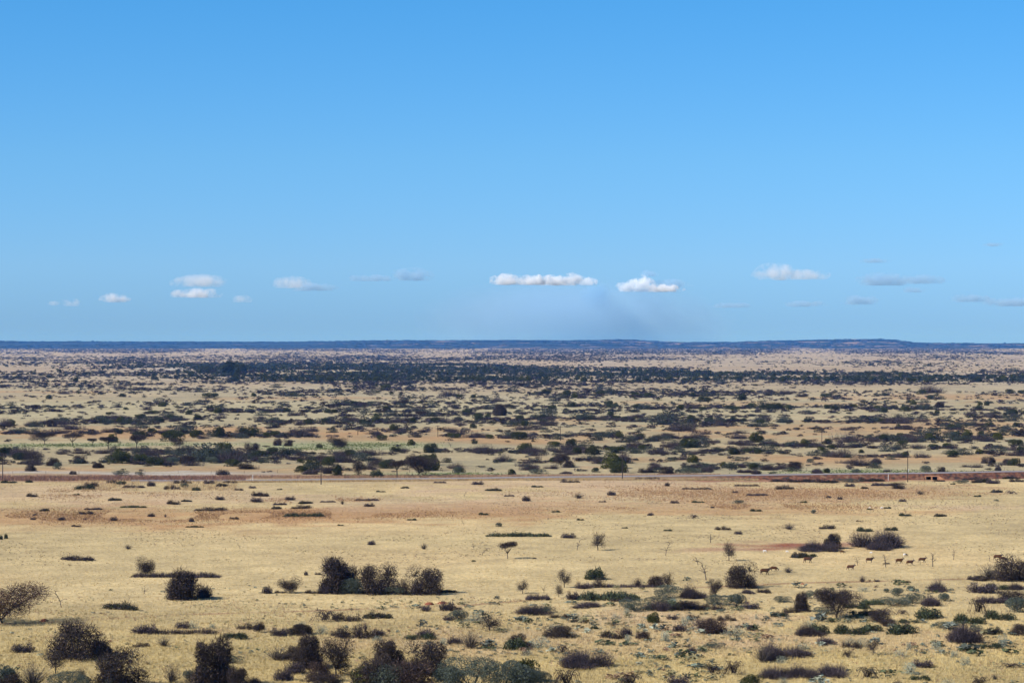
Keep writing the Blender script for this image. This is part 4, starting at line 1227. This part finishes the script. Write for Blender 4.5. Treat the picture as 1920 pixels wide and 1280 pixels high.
for i, (x, y, h) in enumerate(POLES + FARPOLES):
    X, Y, Z = [float(v) for v in gnd(x, y)]; ppm = (y - YH) / H; hm = h / ppm
    near = i < 4
    r = empty("power_pole", (X, Y, Z - .3), .25); 
    tag(r, ("tall dark wooden power pole " + PN[i]) if near else ("thin distant power pole " + FN[i - 4]), "power pole", "wooden power poles along the road" if near else "distant power poles beyond the road")
    bm = bmesh.new(); cyl(bm, (0, 0, 0), (0, 0, hm + .3), .19 if near else .17, .13 if near else .12); bm_obj("pole", bm, M_POLE, r)
    bm = bmesh.new(); box(bm, -1.3, 1.3, -.08, .08, hm - .35, hm - .15); bm_obj("crossarm", bm, M_POLE, r)
    if near:
        for dx in (-1.15, -.45, .45, 1.15):
            bm = bmesh.new(); cyl(bm, (dx, 0, hm - .15), (dx, 0, hm + .12), .07, .04, 6); bm_obj("insulator", bm, M_DEAD, r)

# white marker posts
for (x, y, h, lab) in ((1665.5, 900, 11, "thin white marker post at the foot of the red bank left of the culvert"), (474, 901, 11, "thin white marker post at the road's left end"), (1703.5, 884, 5, "short white marker post behind the road by the fourth pole")):
    X, Y, Z = [float(v) for v in gnd(x, y)]; ppm = (y - YH) / H; hm = h / ppm
    bm = bmesh.new(); cyl(bm, (0, 0, -.2), (0, 0, hm), .09, .08, 8); cyl(bm, (0, 0, hm), (0, 0, hm + .08), .1, .02, 8)
    if x < 500: cyl(bm, (-1.4, .0, 0), (-.1, 0, hm * .75), .03, .03, 6)
    o = bm_obj("marker_post", bm, M_WHITE, None, (X, Y, Z)); tag(o, lab, "marker post", "white marker posts by the road")

# wire fence behind the road
fr = [float(v) for v in gnd(0, 889)]
fence = empty("wire_fence", (fr[0], fr[1] , 0)); tag(fence, "low wire fence on thin dark posts running behind the road", "fence")
fxs = np.arange(-100, 2050, 62.0); fys = 888.5 - (fxs / 1920) * 7
pts = []
for a, b in zip(fxs, fys):
    X, Y, Z = [float(v) for v in gnd(a, b)]; pts.append((X - fr[0], Y - fr[1], Z))
    bm = bmesh.new(); cyl(bm, (0, 0, -.2), (0, 0, 1.35), .06, .05, 6); o = bm_obj("post", bm, M_POLE, fence, pts[-1])
bm = bmesh.new()
for zz in (.5, .9, 1.25):
    for p, q in zip(pts[:-1], pts[1:]): cyl(bm, (p[0], p[1], p[2] + zz), (q[0], q[1], q[2] + zz), .004, .004, 3)
bm_obj("wire", bm, M_DEAD, fence)

# ------------------------------------------------------------------ antelopes
def animal_mesh(name, joints, bones, colour_fn, mat):
    me = bpy.data.meshes.new(name); me.from_pydata([j[:3] for j in joints], bones, []); me.update()
    o = bpy.data.objects.new(name, me); col.objects.link(o)
    sk = o.modifiers.new("s", 'SKIN'); ss = o.modifiers.new("u", 'SUBSURF'); ss.levels = 2; ss.render_levels = 2
    lay = me.skin_vertices[0].data
    for i, j in enumerate(joints):
        lay[i].radius = (j[3] * (1.3 if j[3] > .09 else 1.75), (j[4] if len(j) > 4 else j[3]) * (1.3 if j[3] > .09 else 1.75)); lay[i].use_root = (i == 0)
    sk.use_smooth_shade = True
    dg = bpy.context.evaluated_depsgraph_get()
    out = bpy.data.meshes.new_from_object(o.evaluated_get(dg)); out.name = name
    bpy.data.objects.remove(o)
    out.materials.clear(); out.materials.append(mat)
    co = np.zeros(len(out.vertices) * 3, np.float32); out.vertices.foreach_get("co", co); co = co.reshape(-1, 3)
    at = out.color_attributes.new("Col", 'FLOAT_COLOR', 'POINT'); cc = np.ones((len(co), 4), np.float32); cc[:, :3] = colour_fn(co); at.data.foreach_set("color", cc.ravel())
    return out
def eland_joints(pose, head=0):
    # x forward; legs: hind left/right, front left/right stride offsets
    st = {'walk': (.30, -.30, -.25, .28), 'trot': (-.42, .25, .40, -.35), 'stand': (.05, -.08, .05, -.06)}[pose]
    J = [(-.30, 0, 1.18, .30, .38), (-.85, 0, 1.24, .27, .32), (-1.12, 0, 1.20, .16, .2), (.35, 0, 1.17, .30, .42), (.72, 0, 1.28, .24, .38)]
    B = [(0, 1), (1, 2), (0, 3), (3, 4)]
    if head == 0: J += [(1.02, 0, 1.46, .15, .25), (1.25, 0, 1.68, .12, .15), (1.45, 0, 1.62, .10, .11), (1.72, 0, 1.46, .055, .06)]
    else: J += [(1.05, 0, 1.1, .15, .23), (1.3, 0, .8, .11, .15), (1.42, 0, .55, .10, .11), (1.58, 0, .28, .055, .06)]
    B += [(4, 5), (5, 6), (6, 7), (7, 8)]
    for side, fo, par in ((.17, st[0], 1), (-.17, st[1], 1)):
        k = len(J); J += [(-.95 + fo * .2, side, .98, .13, .2), (-.88 + fo * .5, side, .72, .09, .11), (-1.08 + fo * .8, side, .48, .05, .06), (-1.0 + fo, side, .12, .04), (-.95 + fo, side, .01, .05)]
        B += [(par, k), (k, k + 1), (k + 1, k + 2), (k + 2, k + 3), (k + 3, k + 4)]
    for side, fo, par in ((.16, st[2], 4), (-.16, st[3], 4)):
        k = len(J); J += [(.62 + fo * .2, side, .88, .10, .14), (.62 + fo * .6, side, .50, .055, .065), (.58 + fo, side, .12, .04), (.62 + fo, side, .01, .05)]
        B += [(par, k), (k, k + 1), (k + 1, k + 2), (k + 2, k + 3)]
    k = len(J); J += [(-1.27, 0, 1.05, .03), (-1.3, 0, .6, .035)]; B += [(2, k), (k, k + 1)]
    return J, B
def c_eland(dark):
    def f(co):
        x, y, z = co.T; c = np.repeat([[.105, .045, .021]], len(co), 0)
        fwd = np.clip((x + .2) / 1.2, 0, 1)[:, None] * dark
        c = c * (1 - fwd) + np.array([[.045, .028, .022]]) * fwd
        bel = np.clip((1.05 - z) / .25, 0, 1)[:, None] * (.85 if dark > .3 else .6)
        c = c * (1 - bel) + np.array([[.06, .04, .03]]) * bel
        up = ((z > 1.5) & (x < .8))[:, None]; c = np.where(up, c * .5, c)
        nk = ((x > .95))[:, None]; c = np.where(nk, c * .4 + np.array([[.16, .15, .15]]) * .6 * (1 - dark * .5), c)
        rump = ((x < -.9) & (z < .8))[:, None]; c = np.where(rump, c * .5 + np.array([[.35, .24, .16]]) * .5, c)
        return c
    return f
def c_white(kind):
    def f(co):
        x, y, z = co.T; c = np.repeat([[.80, .76, .72]], len(co), 0)
        if kind: c = np.where((x > .0)[:, None], np.array([[.07, .06, .06]]), c)
        else: c = np.where(((z > 1.45) & (x > 0.8))[:, None], np.array([[.5, .3, .2]]), c)
        return c
    return f
M_HIDE = mat_attr("hide", .8)
def horn_mesh(head, side):
    bm = bmesh.new(); hx, hz = (1.30, 1.78) if head == 0 else (1.36, .68)
    for s_ in (side,):
        a = (hx, s_ * .07, hz); b = (hx - .22, s_ * .14, hz + .32) if head == 0 else (hx + .32, s_ * .14, hz + .2); c = (hx - .38, s_ * .2, hz + .62) if head == 0 else (hx + .6, s_ * .2, hz + .3)
        cyl(bm, a, b, .05, .038, 6); cyl(bm, b, c, .038, .012, 6)
    me = bpy.data.meshes.new("horn"); bm.to_mesh(me); bm.free(); me.materials.append(M_POLE); return me
def ear_mesh(s_):
    bm = bmesh.new()
    cyl(bm, (1.25, s_ * .1, 1.74), (1.18, s_ * .3, 1.80), .06, .02, 5)
    me = bpy.data.meshes.new("ear"); bm.to_mesh(me); bm.free(); me.materials.append(M_POLE); return me
HORN = {(h_, s_): horn_mesh(h_, s_) for h_ in (0, 1) for s_ in (-1, 1)}; EAR = {1: ear_mesh(1), -1: ear_mesh(-1)}
ME_AN = {}
def an_mesh(pose, head, cf, key):
    if key not in ME_AN:
        J, B = eland_joints(pose, head); ME_AN[key] = animal_mesh("antelope_body", J, B, cf, M_HIDE)
    return ME_AN[key]
ANIM = [  # x, foot y, body px length, pose, head, coat, dir, label
    (1436, 1077, 22, 'walk', 0, .8, 1, "large dark-bellied antelope walking right, hindmost of the herd, left of a fan-shaped shrub"),
    (1453, 1070.5, 17.5, 'trot', 1, .1, 1, "tan antelope with lowered head just ahead of the large hindmost one"),
    (1517, 1054.5, 20.5, 'walk', 0, .9, 1, "heavy dark antelope walking in front of the flat dark shrub"),
    (1597, 1068, 17.5, 'trot', 0, .05, 1, "slim tan antelope trotting below the forked bare sapling"),
    (1632, 1054.5, 17.5, 'stand', 0, 1.0, 1, "dark brown antelope with raised horns between two bare saplings"),
    (1688, 1056, 17.5, 'walk', 0, .1, 1, "tan antelope walking just behind another and right of the cut-off dark shrub"),
    (1708, 1059, 17, 'trot', 0, .15, 1, "tan antelope in the middle of the front three"),
    (1731, 1054, 17, 'trot', 0, .55, 1, "brown antelope leading the herd beside a tall bent sapling"),
    (1872.5, 1049.5, 19, 'walk', 0, .45, 1, "brown antelope far right standing above the large edge bush"),
    (1882, 1051, 15, 'walk', 1, .1, 1, "smaller tan antelope far right overlapping the brown one"),
    (1581, 1037.5, 11, 'stand', 1, .55, 1, "small brown and tan antelope grazing left of the big brown shrub"),
    (1635, 1037.5, 6.5, 'stand', 0, 'w', 1, "tiny white antelope just below the big brown shrub"),
    (1699, 1042.5, 10, 'stand', 1, 'wd', 1, "small black and white antelope grazing above the front three"),
    (1432, 1035.5, 9, 'stand', 0, 'w', -1, "small white antelope lying left at the edge of the red soil"),
    (1474, 1035.5, 7, 'stand', 0, 'w', -1, "tiny white antelope between the red soil and the flat shrub"),
    (1632, 953, 5, 'stand', 0, 'w', 1, "tiny white antelope on the far plain, left one of the pair"),
    (1652, 953.5, 6, 'stand', 1, 'w', -1, "tiny white antelope on the far plain, right one of the pair"),
]
for (x, y, L_, pose, head, coat, dr, lab) in ANIM:
    X, Y, Z = [float(v) for v in gnd(x, y)]; ppm = (y - YH) / H; sc_ = (L_ / ppm) / 3.05
    cf = c_white(coat == 'wd') if isinstance(coat, str) else c_eland(coat)
    r = empty("antelope", (X - .2 * dr, Y, Z), 0.12 * random.uniform(-1, 1) + (0 if dr > 0 else math.pi)); r.scale = (sc_,) * 3
    small = isinstance(coat, str)
    tag(r, lab, "antelope", "small white antelopes" if small else "herd of brown antelopes crossing the plain")
    link("body", an_mesh(pose, head, cf, (pose, head, coat)), r)
    for s_ in (-1, 1):
        if L_ > 9: link("horn", HORN[head, s_], r)
        if L_ > 14 and head == 0: link("ear", EAR[s_], r)

# ------------------------------------------------------------------ clouds and smoke, 45 km out and beyond
CD = 42000.0
def vol_mat(name, density, color, nscale, soft=.5, flat=True, absorb=None, thr=0.35, aniso=0.0, amp=3.0):
    m = bpy.data.materials.new(name); m.use_nodes = True; nt = m.node_tree; nt.nodes.clear(); N, L = nt.nodes.new, nt.links.new
    o = N("ShaderNodeOutputMaterial"); v = N("ShaderNodeVolumePrincipled")
    v.inputs["Color"].default_value = (*color, 1); v.inputs["Anisotropy"].default_value = aniso
    v.inputs["Absorption Color"].default_value = (*(absorb or (1, 1, 1)), 1)
    tc = N("ShaderNodeTexCoord")
    oi = N("ShaderNodeObjectInfo")
    ln = N("ShaderNodeVectorMath"); ln.operation = 'LENGTH'; L(tc.outputs["Object"], ln.inputs[0])
    # noise in world metres so that billows keep their size
    geo = N("ShaderNodeNewGeometry"); 
    no = N("ShaderNodeTexNoise"); no.inputs["Scale"].default_value = nscale; no.inputs["Detail"].default_value = 5; no.inputs["Roughness"].default_value = .6
    L(geo.outputs["Position"], no.inputs["Vector"])
    a = N("ShaderNodeMath"); a.operation = 'SUBTRACT'; a.inputs[0].default_value = 1.0; L(ln.outputs["Value"], a.inputs[1])     # 1-r
    b = N("ShaderNodeMath"); b.operation = 'MULTIPLY_ADD'; L(no.outputs["Fac"], b.inputs[0]); b.inputs[1].default_value = amp; b.inputs[2].default_value = -.5 * amp - thr
    c = N("ShaderNodeMath"); c.operation = 'ADD'; L(a.outputs[0], c.inputs[0]); L(b.outputs[0], c.inputs[1])
    d = N("ShaderNodeMath"); d.operation = 'MULTIPLY'; L(c.outputs[0], d.inputs[0]); d.inputs[1].default_value = 1 / soft; d.use_clamp = True
    src = d.outputs[0]
    e = N("ShaderNodeMath"); e.operation = 'MULTIPLY'; L(src, e.inputs[0]); e.inputs[1].default_value = density
    L(e.outputs[0], v.inputs["Density"]); L(v.outputs[0], o.inputs["Volume"])
    return m
MC_BRIGHT = vol_mat("bright_cloud", .014, (.97, .97, .99), 1 / 140., soft=.5, thr=.22, amp=3.8)
MC_MID = vol_mat("mid_cloud", .009, (.95, .95, .99), 1 / 170., soft=.9, thr=.15, amp=3.4)
MC_SOFT = vol_mat("soft_cloud", .0042, (.90, .91, .97), 1 / 190., soft=.9, thr=.10, amp=3.4)
MC_GREY = vol_mat("grey_cloud", .0062, (.58, .79, .95), 1 / 230., soft=.9, thr=.12, amp=3.4, absorb=(0, 0, 0))
MC_SMOKE = vol_mat("smoke", .00068, (.52, .75, .93), 1 / 1500., soft=.9, thr=.0, absorb=(0, 0, 0), amp=1.2)
MC_PLUME = vol_mat("smoke_plume", .0032, (.45, .72, .91), 1 / 300., soft=.6, thr=.0, absorb=(0, 0, 0), amp=2.0)

def blob_mesh(name, seedv, lump=.12, flatbase=True):
    bm = bmesh.new(); bmesh.ops.create_icosphere(bm, subdivisions=4, radius=1.0)
    for v in bm.verts:
        p = v.co.copy(); nn = float(vnoise(p.x * 3 + seedv * 7 + 50, p.y * 3 + p.z * 4 + 50, .9, 61))
        v.co = p * (1 + lump * (nn - .5) * 2)
        if flatbase and v.co.z < -.55: v.co.z = -.55
    me = bpy.data.meshes.new(name); bm.to_mesh(me); bm.free(); return me
CLOUDS = [ # x0 x1 ytop ybase type label
 (920, 985, 513, 534, 'b', "bright white cumulus at the left end of the long row above the smoke"), (970, 1035, 516, 534, 'b', "bright white cumulus second from left in the long row"), (1010, 1075, 516, 535, 'b', "bright white cumulus in the middle of the long row above the smoke"),
 (1055, 1095, 513, 535, 'b', "tallest white puff near the right end of the long cloud row"), (1082, 1120, 519, 535, 'b', "bright white puff ending the long cloud row on the right"),
 (1155, 1200, 527, 547, 'b', "white puff left of the peaked cloud"), (1180, 1228, 518, 547, 'b', "peaked bright white cloud right of the smoke"), (1205, 1282, 533, 547, 'b', "thin white cloud tail trailing right of the peaked cloud"),
 (326, 424, 515, 538, 's', "upper pale cloud of the stacked pair on the left"), (320, 416, 541, 558, 'b2', "lower flat white cloud of the stacked pair on the left"), (188, 242, 550, 567, 'b2', "small white cloud between the stacked pair and the far left one"), (88, 112, 564, 573, 's', "faint small cloud at far left"), (115, 149, 560, 574, 's', "small pale rounded cloud at far left"),
 (434, 474, 554, 567, 's', "small pale cloud right of the stacked pair"), (508, 582, 519, 540, 's', "pale double-humped cloud left of the grey pair"), (545, 620, 530, 545, 'g', "faint tail of the double-humped cloud"),
 (660, 728, 515, 527, 'g', "flat grey-blue cloud, left of the grey pair"), (738, 810, 504, 526, 'g', "rounded grey-pink cloud, right of the grey pair"),
 (1412, 1500, 496, 525, 's2', "large pale oval cloud on the right"), (1470, 1556, 505, 524, 's', "tapered right end of the large oval cloud"),
 (1612, 1700, 513, 535, 'g', "grey cloud left part of the flat pair on the right"), (1695, 1764, 516, 532, 'g', "grey-pink cloud right part of the flat pair on the right"),
 (1618, 1664, 485, 493, 'g', "small thin grey cloud above the flat pair"), (1838, 1878, 455, 462, 'g', "highest small grey cloud near the right edge"),
 (1198, 1232, 506, 518, 'g', "small grey cloud above the peaked white cloud"), (1580, 1640, 552, 571, 'g', "faint grey cloud below the flat pair"), (1478, 1542, 564, 575, 'g', "faint low cloud below the large oval cloud"),
 (1788, 1850, 552, 566, 'g', "faint grey cloud low at the right edge"), (1850, 1935, 558, 574, 'g', "faint pinkish cloud touching the right edge"), (1340, 1400, 567, 577, 'g', "very faint low cloud right of the smoke"),
 (1695, 1732, 538, 548, 'g', "tiny grey cloud under the flat pair"), (1230, 1290, 524, 540, 'g', "grey cloud behind the peaked cloud's tail"),
]
for i, (x0, x1, yt, yb, ty, lab) in enumerate(CLOUDS):
    D = CD + (i % 7) * 900 + (0 if ty[0] == 'b' else 3000)
    cxp = (x0 + x1) / 2; wm = (x1 - x0) / F * D * (1.35 if ty == 'g' else 1.12); zt = H + (YH - yt) / F * D; zb = H + (YH - yb) / F * D
    hm = (zt - zb) / 1.5 * 1.1
    mat = {'b': MC_BRIGHT, 'b2': MC_MID, 's': MC_SOFT, 's2': MC_SOFT, 'g': MC_GREY}[ty]
    me = blob_mesh("cloud", i); me.materials.append(mat)
    o = link("cloud", me, None, ((cxp - 960) / F * D, D, zb + .55 * hm), 0, (wm / 2, max(wm * .35, hm * 1.2), hm))
    tag(o, lab, "cloud", "small clouds low over the horizon")
D = 47000.0
def smoke(name, x0, x1, yt, yb, mat, dep):
    me = blob_mesh(name, 5, .1, False); me.materials.append(mat)
    w = (x1 - x0) / F * D; h = (yb - yt) / F * D
    o = link(name, me, None, (((x0 + x1) / 2 - 960) / F * D, D, H + (YH - (yt + yb) / 2) / F * D), 0, (w / 2, dep, h / 2)); tag(o, kind="stuff")
smoke("smoke", 770, 1390, 516, 700, MC_SMOKE, 3000)
smoke("smoke", 900, 1300, 528, 680, MC_SMOKE, 2000)
smoke("smoke", 1080, 1152, 526, 594, MC_PLUME, 300)
smoke("smoke", 1172, 1200, 572, 655, MC_PLUME, 150)

# ------------------------------------------------------------------ labels: what it is, how large, where it stands; ranks only where these leave a tie
NUM = "zero one two three four five six seven eight nine ten eleven twelve thirteen fourteen fifteen sixteen seventeen eighteen nineteen twenty".split()
ORD = "zeroth first second third fourth fifth sixth seventh eighth ninth tenth eleventh twelfth thirteenth fourteenth fifteenth sixteenth seventeenth eighteenth nineteenth twentieth".split()
def numw(n): return NUM[n] if n <= 20 else str(n)
def ordw(n): return ORD[n] if n <= 20 else (str(n) + ("th" if n % 10 not in (1, 2, 3) or n % 100 in (11, 12, 13) else {1: "st", 2: "nd", 3: "rd"}[n % 10]))
LM = {  # landmarks per depth band: (x, words)
 0: [(145, "the big round bush at lower left"), (400, "the tall bottom-edge bush"), (605, "the pair of tall dark bushes"), (780, "the bottom-centre thicket"), (920, "the big sage mass"), (1090, "the wide broom shrub"), (1338, "the dark arching bush"), (1568, "the wide spreading tree"), (1808, "the dark round broom"), (1700, "the silver shrubs at lower right")],
 1: [(10, "the left-edge tree"), (115, "the pale dead tree"), (342, "the dense left bush"), (543, "the small thorn tree"), (712, "the row of three big bushes"), (1058, "the bare centre tree"), (1140, "the blue-green strip"), (1260, "the mixed sage clump"), (1391, "the round bush by the herd"), (1615, "the sapling below the herd"), (1757, "the lone broom by the track"), (1890, "the right-edge bush")],
 2: [(143, "the broken left strip"), (450, "the lone left sapling"), (800, "the reddish twig bush"), (952, "the flat-topped tree"), (1121, "the open vase tree"), (1367, "the leaning bare tree"), (1455, "the red soil"), (1653, "the big brown mound shrub"), (1749, "the tall bent sapling"), (1890, "the right-edge bush")],
 3: [(5, "the first pole"), (170, "the left orange grass"), (395, "the left plain's centre"), (602, "the second pole"), (870, "the plain's middle"), (1167, "the third pole"), (1400, "the orange plain"), (1702, "the fourth pole"), (1850, "the culvert's right")],
 4: [(5, "the first pole"), (228, "the olive thicket"), (430, "the yellow-green bush"), (602, "the second pole"), (785, "the big roadside tree"), (985, "the round olive bush"), (1167, "the third pole"), (1320, "the paired brooms"), (1490, "the dark double mound"), (1702, "the fourth pole"), (1853, "the right olive bush")],
 5: [(88, "the leftmost far pole"), (256, "the left flat trees"), (410, "the round olive tree"), (632, "the dark bushy tree"), (821, "the fourth far pole"), (937, "the dark lone tree"), (1051, "the central far pole"), (1273, "the sixth far pole"), (1418, "the right round tree"), (1541, "the seventh far pole"), (1832, "the last far pole")],
 6: [(60, "the left edge"), (230, "the lone left bush"), (440, "the tall far trees"), (726, "the round far bush"), (937, "the dark lone tree"), (1070, "the central olive pair"), (1215, "the wide olive pair"), (1330, "the oval olive bush"), (1470, "the dark olive row"), (1740, "the right dark pair"), (1892, "the right edge")],
}
ZN = {0: "in foreground scrub", 1: "around the track", 2: "on open grass", 3: "below the road", 4: "behind the road", 5: "on mid flats", 6: "on far flats"}
def zone(y):
    return 0 if y > 1150 else 1 if y > 1075 else 2 if y > 1000 else 3 if y > 896 else 4 if y > 848 else 5 if y > 785 else 6
by_code = {}
for it in items: by_code.setdefault(it['code'], []).append(it)
for code, v in by_code.items():
    sizes = sorted(i['w'] * i['h'] for i in v); n = len(sizes)
    lo, hi = sizes[int(n * .33)], sizes[min(n - 1, int(n * .75))]
    for i in v:
        s = i['w'] * i['h']; i['sz'] = "" if n < 5 else ("small " if s < lo else "large " if s > hi else "")
        z = zone(i['y']); lm = min(LM[z], key=lambda q: abs(q[0] - i['x']))
        dx = i['x'] - lm[0]
        rel = "near" if abs(dx) < 28 else ("left of" if dx < 0 else "right of")
        i['ctx'] = (z, rel + " " + lm[1])
groups = {}
for it in items: groups.setdefault((it['code'], it['sz'], it['ctx']), []).append(it)
for (code, sz, (z, rel)), v in groups.items():
    kd = KINDS[code]; v.sort(key=lambda i: i['x'])
    for r, it in enumerate(v, 1):
        n = len(v)
        if n == 1: it['label'] = f"{sz}{kd[2]} {ZN[z]} {rel}"
        else:
            pre = f"leftmost of {numw(n)}" if r == 1 else f"rightmost of {numw(n)}" if r == n else f"{ordw(r)}-from-left of {numw(n)}"
            it['label'] = f"{pre} {sz}{kd[3]} {ZN[z]} {rel}"
        w_ = it['label'].split()
        if len(w_) > 16: it['label'] = it['label'].replace(" " + ZN[z], "")
PARTED = 380.0
for it in items:
    kd = KINDS[it['code']]
    if 'X' in it: X, Y, Z = it['X'], it['Y'], it['Z']
    else: X, Y, Z = [float(v) for v in gnd(it['x'], it['y'])]
    ppm = (it['y'] - YH) / H; wm, hm = it['w'] / ppm, it['h'] / ppm
    ratio = it['w'] / it['h']
    lib = LIB[it['code']]
    best = sorted(lib, key=lambda q: abs(math.log(q[0] / ratio)) + random.random() * (.0 if it['code'] == 'W' else .35))[0]
    asp, ht, wd, ms, mk, mj = best
    sx_, sz_ = wm / wd, hm / ht
    stripy = it['code'] in 'KH'
    sy_ = sz_ * 1.3 if stripy else sx_
    # the object's own y-extent never exceeds what its width suggests
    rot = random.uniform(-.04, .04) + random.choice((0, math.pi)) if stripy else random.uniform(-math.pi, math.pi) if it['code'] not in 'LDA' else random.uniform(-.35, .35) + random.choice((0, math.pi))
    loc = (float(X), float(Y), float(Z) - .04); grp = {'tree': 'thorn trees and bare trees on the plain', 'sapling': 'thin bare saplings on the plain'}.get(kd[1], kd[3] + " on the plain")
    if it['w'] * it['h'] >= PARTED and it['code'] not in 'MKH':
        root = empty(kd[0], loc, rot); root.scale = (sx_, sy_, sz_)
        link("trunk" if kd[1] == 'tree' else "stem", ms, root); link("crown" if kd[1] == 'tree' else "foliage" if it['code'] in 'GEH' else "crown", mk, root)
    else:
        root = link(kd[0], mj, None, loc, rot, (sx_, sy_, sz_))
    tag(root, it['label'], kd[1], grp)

# tall trees on the skyline
S_, K_ = g_leafy(1.0, EVER, 260, .14); sv, sf, sc_ = S_.arrays(); kv, kf, kc = K_.arrays()
mt = mesh_from("skyline_trunk", sv, sf, sc_, [M_PLANT]); mcw = mesh_from("skyline_crown", kv, kf, kc, [M_PLANT])
SN = ["leftmost small tree bump on the blue skyline", "narrow dark tree on the left skyline", "second narrow tree on the left skyline", "tallest dark tree on the left skyline", "tree right beside the tallest on the left skyline", "last dark tree on the left skyline", "lone dark tree on the skyline near the right edge", "tiny tree on the crest of the low central hill"]
for (x, h, w), lab in zip(SKYT, SN):
    Yd = HILL1 - 300; X = (x - 960) / F * Yd; z = float(hill_h(np.array([X]), np.array([Yd]))[0]); k = Yd / F
    r = empty("skyline_tree", (X, Yd, z - 2)); r.scale = (w * k, w * k, h * k + 2); tag(r, lab, "tree", "trees standing above the skyline")
    link("trunk", mt, r); link("crown", mcw, r)
